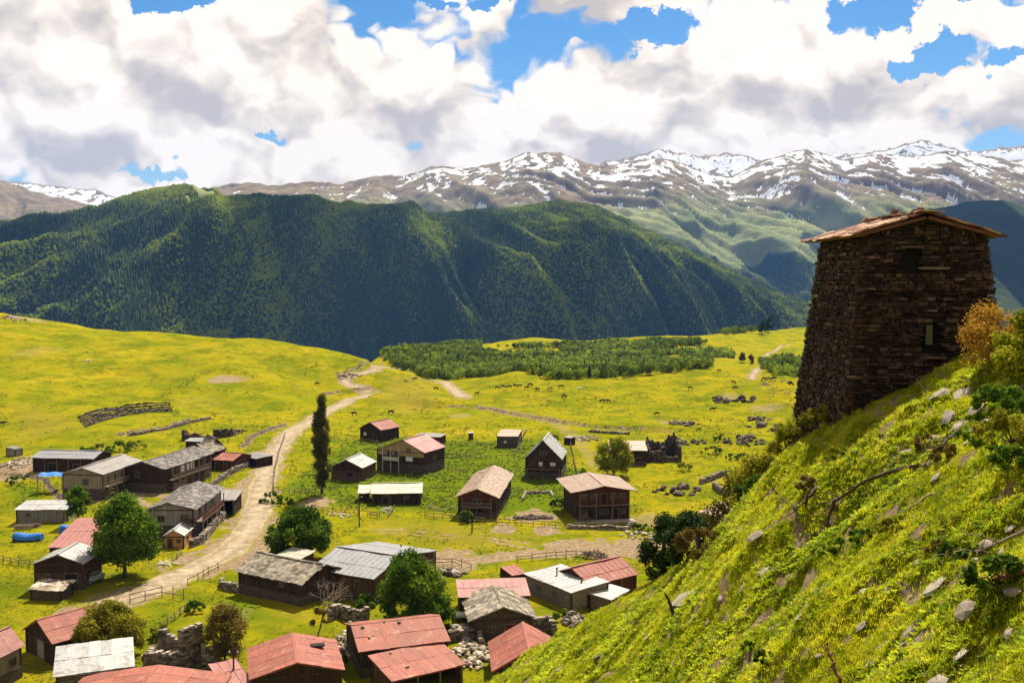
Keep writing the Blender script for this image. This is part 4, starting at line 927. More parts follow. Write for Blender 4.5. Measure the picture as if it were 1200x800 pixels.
house('barn', 'barn', 'timber barn with pale metal gable roof in front of the maroon roof', (38, 661), (97, 661), (115, 645), 3.9, 1.4, 'y', M_wood_mid, M_white_metal, lower=1.2, gable=(M_wood_dark, 2.5), feats=[('door', 'r', -1.5, 1.8, 2.4, M_wood_mid), ('door', 'f', 1.8, 1.8, 2.4), ('win', 'f', -1.5, 2.0, .7, .6)])
house('barn', 'barn', 'low barn with broad maroon metal roof half hidden by the big green tree', (60, 640), (122, 641), (132, 613), 3.0, .9, 'mono', M_wood_dark, M_red_dull)
house('shed', 'shed', 'tumbledown shed with rubble covered roof below the pale roofed barn', (35, 689), (71, 690), 3, 1.7, .5, 'mono', M_stone_dark, M_rubble, 'slate', over=.1)
house('barn', 'barn', 'long barn with salmon red metal roof behind the olive coloured bush', (28, 738), (59, 757), (130, 733), 2.6, 2.0, 'y', M_wood_dark, M_red, sheets=True, feats=[('door', 'f', .3, 1.6, 2.1, M_grey_board)])
house('house', HB, 'house with salmon roof cut by the left edge of the picture', (-50, 775), (-8, 774), (38, 754), 3.7, 2.0, 'y', M_beige, M_red_dull, lower=1.4, sheets=True, feats=[('win', 'r', 1, 2.3, .9, .8)])
house('barn', 'barn', 'old barn with lichened slate roof beside the leafless tree', (282, 665), (348, 684), (384, 666), 3.5, 1.6, 'x', M_wood_dark, M_slate, 'slatefine', lower=1.5, feats=[('win', 'f', 2.2, 2.6, .9, .5), ('door', 'r', 0, 1.4, 2), ('box', 'ledger_beam', (0, -3.72, 2.25), (11.6, .14, .2), M_pale)])
house('shed', 'shed', 'small shed with cream roof behind the slate roofed barn', (321, 653), (341, 660), (357, 650), 2.4, .6, 'mono', M_wood_mid, M_pale_roof)
house('barn', 'barn', 'wide barn with large grey metal roof and open right gable', (371, 662), (431, 680), (490, 645), 3.7, 1.7, 'x', M_wood_mid, M_grey_metal, lower=1.0, peak=.38, feats=[('win', 'f', 2.5, 2.4, .9, 1.1), ('door', 'f', -1, 1.2, 2.1), ('balcony', 'r', -5.5, 6, 2.2, 1.3, 4.2, M_timber)])
house('house', HB, 'stone house with rough grey slate gable roof in the village foreground', (553, 727), (627, 723), 9.0, 2.8, 1.5, 'y', M_stone_dark, M_slate, 'slate', over=.5, feats=[('door', 'f', .9, 1.3, 1.9, M_wood_red), ('win', 'f', -1.4, 1.4, .9, .6), ('win', 'f', 2.6, 1.2, .5, .5)])
house('shed', 'shed', 'flat shed with faded red metal roof just behind the grey slate roof', (537, 699), (622, 697), 6.5, 3.1, .5, 'mono', M_wood_mid, M_red_dull)
house('house', HB, 'stone house with almost flat pale metal roof and stove pipe', (622, 670), (660, 695), (689, 681), 2.8, .25, 'mono', M_stone, M_white_metal, over=.25, feats=[('win', 'f', -2, 1.5, .8, .8), ('win', 'f', 1.6, 1.5, .8, .8), ('door', 'r', 0, 1, 1.9), ('chimney', -1.8, -.2, .9), ('chimney', 2.8, .6, .5), ('chimney', 3.1, .3, .35)])
house('barn', 'barn', 'dark red gabled barn with ribbed orange red roof next to the pale flat roof', (691, 686), (749, 673), 8, 2.6, 1.7, 'x', M_wood_red, M_red, feats=[('posts', 4, 0), ('door', 'f', -1.5, 1.5, 2)])
house('shed', 'shed', 'low shed with crooked grey metal roof against the hillside', (716, 703), (738, 692), 4.5, 1.9, .4, 'mono', M_timber, M_white_metal, 'plank')
house('house', HB, 'house with broad patched salmon red roof behind the lower red lean-to', (420, 766), (528, 751), 10, 2.9, 1.4, 'x', M_wood_dark, M_red, sheets=True, lower=.8, feats=[('stones_on_roof', 5)])
house('shed', 'shed', 'lean-to with sagging salmon red roof in front of the broad red roof', (459, 800), (546, 779), 6.3, 2.1, .75, 'mono', M_wood_mid, M_red, sheets=True, open_front=True, feats=[('posts', 4, 0), ('stones_on_roof', 2)])
house('house', HB, 'house with pointed red metal roof at the foot of the hillside', (577, 789), (664, 787), 9, 2.4, 2.3, 'y', M_wood_dark, M_red, sheets=True)
house('house', HB, 'house with low red gable roof and open hatch at the bottom edge', (292, 799), (404, 788), 9.5, 2.8, 1.3, 'y', M_wood_dark, M_red, sheets=True, feats=[('box', 'hatch', (2.6, 1.2, 3.72), (1.6, .9, .16), M_dark)])
house('shed', 'shed', 'shed with low red roof left of the hatch roof at the bottom edge', (262, 806), (296, 800), 6, 2.3, .6, 'mono', M_wood_mid, M_red_dull)
house('barn', 'barn', 'broad red roofed barn cut by the bottom edge of the picture', (52, 838), (240, 838), 10, 2.8, 1.0, 'y', M_wood_mid, M_red, sheets=True)
house('barn', 'barn', 'barn with long cream white metal roof beside the stone ruin', (62, 795), (158, 780), 7.5, 2.9, .7, 'mono', M_stone, M_white_metal, sheets=True)
house('house', HB, 'dark wooden house with orange red gable roof highest in the meadow', (421, 501), (446, 505), (467, 500), 3.3, 2.0, 'y', M_wood_dark, M_red, feats=[('win', 'f', -2, 1.8, 1, .8, 'curtain'), ('door', 'f', 1.5, 1, 1.9)])
house('chalet', 'chalet', 'chalet with maroon roof and white railed balconies above the poplar garden', (445, 524), (493, 531), (503, 523), 5.4, 2.7, 'y', M_wood_dark, M_red_dull, lower=2.4, peak=.56, gable=(M_wood_yellow, 4.2),
      feats=[('balcony', 'f', -4.4, .2, 3.0, 1.2, 6.2, M_pale, 'solid'), ('win', 'f', 2.2, 5.6, .9, 1.0), ('win', 'f', 2.4, 3.6, 1.7, .9, 'curtain', M_pale), ('door', 'f', 1.5, 1, 2), ('win', 'f', -3, 4.6, 1.2, 1), ('win', 'f', -1, 4.6, 1.2, 1), ('win', 'r', 0, 3.5, 1, 1)])
house('shed', 'shed', 'low dark shed with flat roof right of the maroon roofed chalet', (486, 511), (516, 512), 4.5, 2.3, .3, 'mono', M_wood_red, M_brown_metal)
house('shed', 'shed', 'small shed with white gable roof right of the tall poplar', (390, 545), (421, 549), (426, 541), 3.3, 1.8, 'y', M_wood_mid, M_white_metal, lower=1.2, gable=(M_wood_dark, 2.4), feats=[('door', 'f', .8, 1.8, 2.2), ('win', 'r', 0, 1.9, .7, .6)])
house('barn', 'barn', 'long low barn with cream stained roof below the white roofed shed', (434, 578), (495, 578), 9, 2.4, 1.2, 'x', M_wood_dark, M_pale_roof, feats=[('door', 'f', -2, 1.5, 1.8), ('win', 'f', 2, 1.5, .8, .5), ('posts', 4, 0)])
house('shed', 'shed', 'short lean-to with cream roof at the left end of the low barn', (419, 577), (434, 577), 6, 2.1, .5, 'mono', M_wood_dark, M_pale_roof)
house('barn', 'barn', 'tall barn with mottled tan gable roof between the two gardens', (535, 580), (583, 581), (599, 554), 4.4, 1.6, 'y', M_wood_dark, M_tanroof, 'slatefine', lower=1.5, gable=(M_wood_red, 3.4),
      feats=[('balcony', 'f', -2.9, 2.9, 2.5, 1.0, 4.4, M_timber), ('win', 'f', 0, 3.5, 1.6, .9), ('door', 'f', -1.5, 1.4, 2), ('door', 'f', 1.6, 1.2, 1.9)])
house('house', HB, 'tall dark wooden house with steep white metal gable roof', (614, 537), (659, 540), (665, 528), 4.6, 4.4, 'y', M_wood_dark, M_white_metal, lower=1.6, feats=[('win', 'f', -.6, 3.4, .8, 1.0, 'curtain', M_wood_orange), ('win', 'f', 2.2, 3.4, 1.2, .9, 'curtain'), ('win', 'f', -2.6, 3.4, .9, .9), ('win', 'f', 0, 6.0, 1.6, .9), ('balcony', 'f', -3.8, 3.8, 2.3, .9, 2.8, M_wood_mid), ('door', 'f', 0, 1.2, 2)])
house('guesthouse', 'guesthouse', 'wide two storey guesthouse with tan roof and cross braced balcony', (669, 576), (748, 576), 14, 5.7, 1.1, 'y', M_wood_dark, M_tanroof, over=1.4,
      gable=(M_wood_red, 3.1), feats=[('balcony', 'f', -4.9, 4.9, 3.0, 1.35, 5.6, M_wood_mid, 'cross')] + [('win', 'f', x, 4.6, 1.1, 1.0) for x in (-3.6, -1.8, 2.0, 3.8)] + [('door', 'f', .2, 1.0, 1.9, M_dark, 3.1), ('door', 'f', -2.4, 1.2, 2.1), ('win', 'f', -3.9, 1.6, 1.1, 1), ('win', 'f', .2, 1.6, 1.6, 1), ('door', 'f', 2.4, 1.2, 2.1), ('win', 'f', 3.9, 1.6, 1, 1), ('box', 'terrace', (0, -7.6, .1), (11.5, 2.6, .3), M_rubble)])
house('house', HB, 'low house with pink metal roof beside the roofless stone ruin', (714, 527), (759, 528), 11, 3.7, .7, 'mono', M_wood_dark, M_pinkroof, over=.3, lower=1.0, feats=[('door', 'f', 2.6, 1.2, 1.9), ('win', 'f', 1, 2, .8, .8)])
house('hut', 'hut', 'small stone hut with flat reddish roof alone in the meadow', (582, 511), (607, 511), (617, 504), 3.2, .35, 'mono', M_stone_dark, M_pinkroof, over=.15, feats=[('win', 'f', -.6, 1.6, .7, .7, 'curtain'), ('door', 'r', 0, 1, 1.9)])
house('outhouse', 'outhouse', 'narrow wooden outhouse with white roof standing in the open meadow', (549, 507), (554.5, 507), 1.3, 2.1, .2, 'mono', M_wood_dark, M_white_metal, over=.08, feats=[('door', 'f', 0, .6, 1.7, M_wood_mid)])
house('hut', 'hut', 'tiny weathered box hut alone on the left meadow', (7, 525), (17, 526), 2.0, 1.9, .15, 'mono', M_grey_board, M_brown_metal, over=.08)
house('house', HB, 'pinkish tan roof showing beside the dark shrubs at the hill edge', (817, 600), (848, 607), 8, 3.6, 1.0, 'mono', M_stone, M_pinkroof, sheets=True)
house('shed', 'shed', 'tiny shed with orange red roof behind the grey slate house', (586, 668), (600, 674), 2.6, 1.3, .5, 'side', M_wood_dark, M_red, over=.1)
house('outhouse', 'outhouse', 'small dark hut at the fence left of the pink roofed house', (661, 512), (669, 513), 1.8, 2.0, .2, 'mono', M_wood_dark, M_brown_metal, over=.08)
# ---------------------------------------------------------------- dry stone walls and ruins
def stones_line(b, p, q, h, th=.6, ragged=.25, st=.42, z=None):
    """courses of stones along a line, resting on the terrain"""
    L_ = math.dist(p, q); n = max(1, int(L_ / st)); ang = math.atan2(q[1] - p[1], q[0] - p[0]); hh = h * random.uniform(.85, 1.1)
    for i in range(n):
        t = (i + .5) / n; x, y = p[0] + (q[0] - p[0]) * t, p[1] + (q[1] - p[1]) * t; z0 = hz(x, y) if z is None else z; hh = max(h * (1 - 2 * ragged), min(h * 1.15, hh + random.uniform(-ragged, ragged) * h * .5)); zz = -.25
        while zz < hh:
            dz = random.uniform(.22, .36)
            b.box((x + random.uniform(-.06, .06), y + random.uniform(-.06, .06), z0 + zz + dz / 2), (L_ / n * random.uniform(.95, 1.25), th * random.uniform(.85, 1.15), dz * 1.02), ang + random.uniform(-.12, .12), .05, t=random.random()); zz += dz
def stone_wall(label, pts, h=1.0, th=.6, name='stone_wall', cat='wall', m=None, ragged=.2, group=None):
    w = [at2(px, py, dmin=90) for px, py in pts]; x0, y0 = w[0]; b = MB()
    for p, q in zip(w[:-1], w[1:]): stones_line(b, p, q, h, th, ragged)
    b.v = [(v[0] - x0, v[1] - y0, v[2] - hz(x0, y0)) for v in b.v] if False else b.v
    return tag(b.build(name, m or M_stone, None), label, cat, group)
stone_wall('long low dark stone wall crossing the left meadow', [(150, 511), (170, 508), (200, 502), (222, 496), (246, 491)], .7, .7)
stone_wall('low stone wall along the near side of the road by the cottage', [(266, 558), (276, 553), (290, 547), (302, 541)], 1.1)
stone_wall('crooked stone wall between the roadside shed and the pine cabin', [(224, 641), (236, 636), (246, 625), (254, 615), (262, 607)], 1.3, .9)
stone_wall('stone wall behind the roadside shed', [(240, 577), (252, 568), (266, 559)], 1.0)
stone_wall('broken stone wall in front of the leafless tree', [(386, 727), (398, 722), (412, 728), (432, 724)], 1.4, .7, ragged=.45)
stone_wall('short stone wall between the two red roofed houses', [(526, 752), (545, 748), (560, 749), (564, 758)], 1.2)
stone_wall('stone wall angled behind the pointed red roof', [(618, 741), (644, 737), (650, 748)], 1.5)
stone_wall('low stone wall corner in the grass left of the hillside bushes', [(821, 567), (835, 562), (850, 556)], 1.0, .8)
stone_wall('second piece of low wall nearer the hillside bushes', [(836, 571), (842, 577), (852, 580)], 1.1, .8)
stone_wall('low stone pen at the left end of the slate roofed barn', [(260, 684), (262, 690), (282, 694)], 1.0)
stone_wall('thin stone wall on the meadow above the pink roofed house', [(690, 506), (715, 508), (738, 509)], .6, .6)
stone_wall('low garden wall outlining the vegetable bed', [(612, 587), (616, 579), (645, 578), (648, 582)], .5, .4, m=M_rubble)
stone_wall('low terrace edge in front of the wide guesthouse', [(664, 619), (700, 620), (735, 621), (742, 614)], .6, .6)
def ruin(label, cx_px, segs, m=None):
    base = at(*cx_px, dmin=90); root = thing('ruin', label, 'ruin', tuple(base)); 
    for (x1, y1, x2, y2, h) in segs:
        b = MB(); stones_line(b, (x1, y1), (x2, y2), h, .7, .35, z=0.0)
        b.build('wall', m or M_stone, root)
ruin('roofless dark stone ruin beside the pink roofed house', (778, 541), [(-3.9, 0, 4.1, 0, 3.4), (4.1, 0, 4.6, 9, 3.6), (4.6, 9, -3.2, 9, 5.2), (-3.2, 9, -3.9, 0, 3.8), (0, 0, .3, 9, 3)], M_stone_dark)
ruin('jagged ruin of pale stone walls behind the cream metal roof', (207, 787), [(-4.0, 1, .2, 1, 1.6), (.4, .2, 2.0, 2.6, 4.2), (-3.8, 5.2, -1.4, 5, 3.2), (-.6, 5.2, .8, 5.6, 3.0), (2.6, 1, 4.6, 1.8, 2.6), (-4, 1, -3.8, 5.2, 1.6)])
ruin('low ruined stone walls on the meadow above the dark gabled house', (233, 516), [(-4.4, 0, 2.6, .8, 2.2), (-4.4, 0, -4.2, 5, 2.4), (3.4, 2, 8, 4.5, 2.2), (8, 4.5, 7, 9, 1.8)], M_stone_dark)
def terrace_rows():
    root = None
    top = [at2(*p) for p in ((92, 490), (120, 480), (150, 475), (175, 473), (199, 472))]; bot = [at2(*p) for p in ((100, 500.5), (125, 492), (150, 486), (175, 483), (202, 482))]
    c = at(145, 484); root = thing('stone_terrace', 'curved stack of five stone terrace rows on the left meadow', 'terrace', tuple(c))
    for k_ in range(6):
        t = k_ / 5; b = MB(); pl = [(a[0] * t + e[0] * (1 - t), a[1] * t + e[1] * (1 - t)) for a, e in zip(top, bot)]
        for p, q in zip(pl[:-1], pl[1:]): stones_line(b, p, q, .30, .55, .08, .6)
        b.v = [(v[0] - c.x, v[1] - c.y, v[2] - c.z) for v in b.v]; b.build('row', M_stone_dark, root)
terrace_rows()
# ---------------------------------------------------------------- fences
def fence(label, pts, h=1.15, rails=2, m=None, step=2.2, lean=.06, r=.07):
    w = [at2(px, py, dmin=90) for px, py in pts]; o = Vector((*w[0], hz(*w[0]))); root = thing('fence', label, 'fence', tuple(o)); m = m or M_timber; tops = []
    for p, q in zip(w[:-1], w[1:]):
        n = max(1, round(math.dist(p, q) / step))
        for i in range(n): tops.append((p[0] + (q[0] - p[0]) * i / n, p[1] + (q[1] - p[1]) * i / n))
    tops.append(w[-1]); P3 = [Vector((x, y, hz(x, y))) - o for x, y in tops]
    for p in P3:
        hh = h * random.uniform(.85, 1.25); MB().tube([p - Vector((0, 0, .3)), p + Vector((random.uniform(-lean, lean), random.uniform(-lean, lean), hh))], r, r * .8, 5).build('post', m, root)
    for k_ in range(rails):
        for p, q in zip(P3[:-1], P3[1:]):
            if random.random() < .06: continue
            z = h * (.4 + .45 * k_) + random.uniform(-.05, .05); MB().beam(p + Vector((0, .09, z)), q + Vector((0, .09, z + random.uniform(-.08, .08))), .07, .10).build('rail', m, root)
for lb, pts, kw in (('post and rail fence at the far left below the grey shed', ((-5, 657), (22, 663), (60, 668)), {}),
    ('fence at the top of the poplar garden below the highest house', ((388, 516), (415, 518), (442, 520), (447, 528)), {}),
    ('picket fence across the meadow below the stone hut', ((508, 533), (540, 537), (575, 538), (602, 537)), dict(step=1.4)),
    ('fence behind the garden right of the maroon roofed chalet', ((503, 548), (525, 552), (548, 557)), dict(step=1.5)),
    ('fence climbing from the garden to the stone hut', ((602, 537), (610, 520), (617, 505)), {}),
    ('long fence along the lower edge of the gardens', ((498, 606), (540, 611), (582, 614), (625, 616), (664, 619)), {}),
    ('fence on the right side of the white gabled house garden', ((668, 520), (672, 538), (676, 557)), {}),
    ('wire and post fence left of the poplar foot', ((320, 576), (345, 579), (370, 577), (405, 575)), dict(step=1.7)),
    ('fence below the tall poplar beside the shaded shrub', ((366, 598), (390, 602), (420, 604), (442, 606)), {}),
    ('leaning fence along the east side of the road', ((334, 512), (327, 530), (322, 552), (320, 576)), {}),
    ('pale rail fence climbing beside the maroon roofed chalet', ((505, 549), (511, 533), (516, 517)), dict(m=M_pale, step=2.6)),
    ('rail fence behind the flat pale roof beside the bare track', ((606, 659), (640, 655), (675, 652), (693, 655)), {}),
    ('fence with a leaning gate post above the small green paddock', ((152, 707), (170, 703), (190, 699), (215, 703)), dict(h=1.5)),
    ('fence on the verge between the road and the slate roofed barn', ((220, 686), (232, 680), (244, 673), (256, 668)), {}),
    ('low fence on the right side of the small green paddock', ((188, 738), (205, 727), (222, 713)), dict(step=1.6)),
    ('short fence beside the tiny pine cabin', ((202, 660), (212, 650)), {}),
    ('fence right of the wide grey roofed barn', ((508, 662), (530, 661), (552, 668)), {}),
    ('small fence stub left of the leaning dead log', ((434, 606), (455, 607), (462, 597)), {})): fence(lb, pts, **kw)
def pole(label, px, py, h):
    p = at(px, py, dmin=90); root = thing('utility_pole', label, 'pole', tuple(p)); MB().tube([(0, 0, -.4), (.05, 0, h)], .13, .09, 7).build('pole', M_timber_dark, root); MB().box((0.05, 0, h - .5), (1.1, .1, .1)).build('crossarm', M_timber_dark, root)
    for x in (-.4, .5): MB().tube([(x, 0, h - .45), (x, 0, h - .25)], .05, seg=6).build('insulator', M_whitep, root)
pole('tall thin utility pole in the grass left of the garden fence', 421, 617, 6.0)
pole('pale pole standing in front of the red roof at the bottom edge', 274, 812, 5.0)
pole('short dark pole standing on the track below the tan roofed barn', 553, 624, 2.6)
# ---------------------------------------------------------------- smaller things
def small():
    p = at(33, 633, dmin=90); r = thing('covered_boat', 'boat shaped load under a bright blue tarpaulin in the yard', 'boat', tuple(p), -.08)
    b = MB(); n, k_ = 9, 6
    for i in range(n):
        t = i / (n - 1); x = -2.6 + 5.2 * t; w = 1.0 * math.sin(math.pi * (.12 + .76 * t)) ** .5; h = 1.15 + .12 * math.sin(t * 9)
        for j in range(k_ + 1): a = math.pi * j / k_; b.v.append((x, -w * math.cos(a), .25 + h * math.sin(a) ** .7 * .9)); b.tint.append(.5)
    for i in range(n - 1):
        for j in range(k_): a = i * (k_ + 1) + j; b.f.append((a, a + k_ + 1, a + k_ + 2, a + 1))
    for i in (0, n - 1): b.f.append(tuple(i * (k_ + 1) + j for j in range(k_ + 1)))
    b.build('tarpaulin', M_blue, r); MB().box((0, 0, .2), (4.8, 1.6, .4)).build('hull', M_wood_dark, r)
    for x in (-1.6, 1.6): MB().box((x, 0, .05), (.3, 2, .2)).build('support_beam', M_timber, r)
    p = at(75, 627, dmin=90); r = thing('water_barrel', 'upright bright blue water barrel at the corner of the yard', 'barrel', tuple(p)); MB().tube([(0, 0, 0), (0, 0, .3), (0, 0, 1.4), (0, 0, 1.7)], .85, .8, 14).build('barrel', M_blue, r, True)
    MB().tube([(0, 0, 1.68), (0, 0, 1.8)], .5, .5, 12).build('lid', M_blue, r); MB().tube([(0, 0, .55), (0, 0, .65)], .88, .88, 14).build('hoop', M_blue, r)
    p = at(541, 727, dmin=90); r = thing('water_tank', 'white cylindrical tank lying beside the grey slate house', 'tank', tuple(p)); MB().tube([(-.75, 0, .8), (-.7, 0, .8), (.7, 0, .8), (.75, 0, .8)], .42, .42, 14).build('tank', M_whitep, r)
    for x in (-.5, .5): MB().box((x, 0, .2), (.12, .7, .5)).build('leg', M_timber_dark, r)
    # lean-to canopy with blue tarpaulin
    p = at(62, 574, dmin=90); r = thing('tarpaulin_shelter', 'open shelter roofed with bright blue tarpaulin beside the beige house', 'shelter', tuple(p), .02)
    b = MB()
    for i in range(7):
        for j in range(4): b.v.append((-2.6 + 5.2 * i / 6, -1.6 + 3.2 * j / 3, 3.6 + .12 * math.sin(i * 1.8 + j) - .3 * (j == 0))); b.tint.append(.5)
    for i in range(6):
        for j in range(3): a = i * 4 + j; b.f.append((a, a + 4, a + 5, a + 1))
    b.build('tarpaulin', M_blue, r)
    for x in (-2.5, 2.5):
        for y in (-1.5, 1.5): MB().box((x, y, 1.6), (.12, .12, 3.9)).build('post', M_timber, r)
    # logs
    p = at(29, 619, dmin=90); r = thing('log_stack', 'low round stack of cut timber left of the blue cover', 'wood stack', tuple(p))
    for i in range(16): a = random.uniform(-.4, .4); y = random.uniform(-1.6, 1.6); z = .15 + .24 * (i % 3); MB().tube([(-2.1 + random.random(), y, z), (1.6 + random.random(), y + a, z + .05)], .13, seg=6).build('log', M_timber, r)
    # parked car by the barn
    p = at(107, 682, dmin=90); r = thing('parked_car', 'pale grey car parked against the right wall of the timber barn', 'car', tuple(p), 1.25)
    prof_ = [(-2.0, .35), (-2.05, .75), (-1.9, .95), (-1.1, 1.02), (-.6, 1.45), (.9, 1.48), (1.5, 1.05), (2.0, .95), (2.05, .4)]; b = MB(); n = len(prof_)
    for sg in (-1, 1):
        for x, z in prof_: b.v.append((x, sg * (.82 if z < 1.1 else .66), z)); b.tint.append(.5)
    b.f += [tuple(range(n))[::-1], tuple(range(n, 2 * n))] + [(i, i + 1, n + i + 1, n + i) for i in range(n - 1)] + [(n - 1, 0, n, 2 * n - 1)]; b.build('body', M_greypaint, r)
    for sg in (-1, 1): MB().poly([(-.95, sg * .80, 1.06), (-.55, sg * .70, 1.40), (.85, sg * .70, 1.42), (1.3, sg * .80, 1.06)]).build('side_window', M_pane, r)
    MB().poly([(-1.08, -.68, 1.06), (-1.08, .68, 1.06), (-.66, .6, 1.42), (-.66, -.6, 1.42)]).build('windscreen', M_pane, r)
    for x in (-1.25, 1.3):
        for sg in (-1, 1): wv = MB().tube([(x, sg * .68, .33), (x, sg * .88, .33)], .33, .33, 14).build('wheel', M_black, r); MB().tube([(x, sg * .86, .33), (x, sg * .895, .33)], .17, .17, 10).build('rim', M_greypaint, wv)
    # heaps
    def heap(nm, cat, label, px, py, rx, ry, h, n, m, logs=False, big=1.0):
        p = at(px, py, dmin=90); b = MB()
        for i in range(n):
            a = random.random() * 6.283; q = random.random() ** .6; x, y = rx * q * math.cos(a), ry * q * math.sin(a); z = h * (1 - q) * random.uniform(.6, 1); gz = hz(p.x + x, p.y + y) - p.z
            if logs: c = Vector((x, y, gz + z + .1)); v = Vector((random.uniform(-1, 1), random.uniform(-1, 1), random.uniform(-.3, .5))) * random.uniform(.5, 1.3); b.beam(c - v, c + v, .12, .06, t=random.random())
            else: b.rockm((x, y, gz + z + .1), random.uniform(.25, .55) * big * (1.5 if random.random() < .15 else 1), t=random.random())
        o = b.build(nm, m, None); o.location = p; tag(o, label, cat)
    heap('rubble_heap', 'rubble', 'heap of pale rubble beside the red roofs in the foreground', 418, 752, 3, 5, .7, 90, M_rubble)
    heap('rubble_heap', 'rubble', 'pale rubble spread right of the red lean-to', 553, 768, 2.6, 4.5, .8, 90, M_rubble)
    heap('rubble_heap', 'rubble', 'scatter of stones above the grey slate house', 536, 742, 2.5, 2.5, .6, 50, M_rubble)
    heap('rubble_heap', 'rubble', 'pile of pale stones at the foot of the hillside', 672, 728, 1.6, 2.6, 1.2, 45, M_stone)
    heap('rubble_heap', 'rubble', 'wide fan of stones at the left edge of the village', 12, 545, 6, 12, .5, 120, M_rubble)
    heap('rubble_heap', 'rubble', 'stones strewn on the meadow above the pink roofed house', 688, 514, 4, 7, .6, 50, M_rubble)
    heap('rubble_heap', 'rubble', 'stones on the grass in front of the guesthouse terrace', 752, 628, 4, 3, .5, 40, M_rubble)
    heap('rubble_heap', 'rubble', 'grey stones beside the flat pale roof behind', 607, 690, 2.2, 4, .7, 60, M_stone)
    heap('rubble_heap', 'rubble', 'stones around the low walls on the left meadow', 268, 508, 5, 6, .7, 60, M_stone_dark)
    heap('brushwood_pile', 'wood pile', 'dark brushwood and scrap pile beside the bare track', 695, 653, 2.4, 1.8, 1.3, 60, M_timber_dark, True)
    heap('plank_pile', 'wood pile', 'grey pile of stacked boards on the guesthouse terrace', 685, 611, 1.3, 1.0, 1.5, 36, M_timber, True)
    heap('plank_pile', 'wood pile', 'loose boards leaning in the grass below the low cream barn', 453, 598, .8, 1.5, 1.2, 14, M_pale, True)
    heap('plank_pile', 'wood pile', 'pale driftwood coloured logs beside the tan roofed barn', 515, 596, 4, 2.0, .8, 26, M_timber, True)
    heap('plank_pile', 'wood pile', 'broken poles and boards behind the broken wall', 400, 703, 3.5, 4.0, 1.6, 60, M_timber, True)
    heap('plank_pile', 'wood pile', 'scrap boards in the grass below the pine cabin', 198, 661, 1.8, 1.2, .4, 16, M_pale, True)
    heap('plank_pile', 'wood pile', 'scattered pale boards on the grass below the poplar', 398, 604, 3.2, 1.4, .4, 20, M_pale, True)
    heap('shrub_debris', 'rubble', 'grey heap on the mud right of the wide barn', 525, 672, 2.8, 2.5, .9, 50, M_stone)
    heap('dug_soil', 'soil', 'strip of dug brown soil in the vegetable garden', 625, 607, 3.8, .9, .3, 90, M_stone_dark)
    heap('rubble_heap', 'rubble', 'yellowish boulders on the bank under the upper road bend', 410, 441, 6, 5, 1.0, 60, M_rubble)
    for px_, py_, lb_ in ((868, 468, 'dark rocks on the knoll just left of the tower'), (886, 492, 'dark rocky scar running down the knoll left of the tower'), (897, 500, 'lower end of the dark rocky scar near the tower'), (845, 470, 'small dark outcrop on the knoll'), (800, 497, 'flat pale rocks at the foot of the knoll'), (870, 517, 'broken dark rocks on the slope below the knoll'), (805, 518, 'rocks behind the roofless ruin'), (792, 575, 'low rock band in the grass right of the guesthouse')):
        heap('rock_outcrop', 'rock', lb_, px_, py_, random.uniform(3, 6), random.uniform(4, 8), .7, 20, M_stone_dark, False, 2.0)
    heap('rubble_heap', 'rubble', 'rocky outcrop on the top left corner of the meadow', 12, 374, 9, 8, 1.2, 60, M_stone)
small()
# ================================================================ TOWER
M_tower = mat('dark slate masonry', (.08, .05, .04), .9, .2)
def _mt():
    n = NB(M_tower); c = n.co('Object'); f = n.math('ADD', n.math('MULTIPLY', n.attr('tint'), .72), n.math('MULTIPLY', n.noise(c, 3.5, 6, .75), .28))
    col = n.ramp(f, (.12, (.022, .011, .007)), (.45, (.062, .034, .021)), (.68, (.13, .078, .047)), (.86, (.19, .13, .08)), (.98, (.42, .29, .16)))
    n.color(n.mix(n.math('MULTIPLY', n.ramp(n.noise(c, .8, 4, .6), (.5, (0, 0, 0)), (.75, (1, 1, 1))), .4), col, (.10, .035, .02))); n.bump(n.noise(c, 14, 6, .75), .8, .03)
_mt()
M_tuftw = mat('hanging moss', (.085, .08, .025)); M_core_shade = mat('shade dark wall core', (.006, .004, .003)); M_troof = mat('rusty slate roof slab', (.4, .16, .07), .85, .2)  # core near black: the shade inside the openings is put into its colour
def _mtr():
    n = NB(M_troof); c = n.co('Object'); f = n.math('ADD', n.math('MULTIPLY', n.attr('tint'), .6), n.math('MULTIPLY', n.noise(c, 2.5, 6, .75), .4))
    n.color(n.ramp(f, (.15, (.10, .032, .018)), (.4, (.21, .085, .045)), (.62, (.38, .175, .09)), (.85, (.54, .36, .21)))); n.bump(n.noise(c, 10, 6, .7), .7, .03)
_mtr()
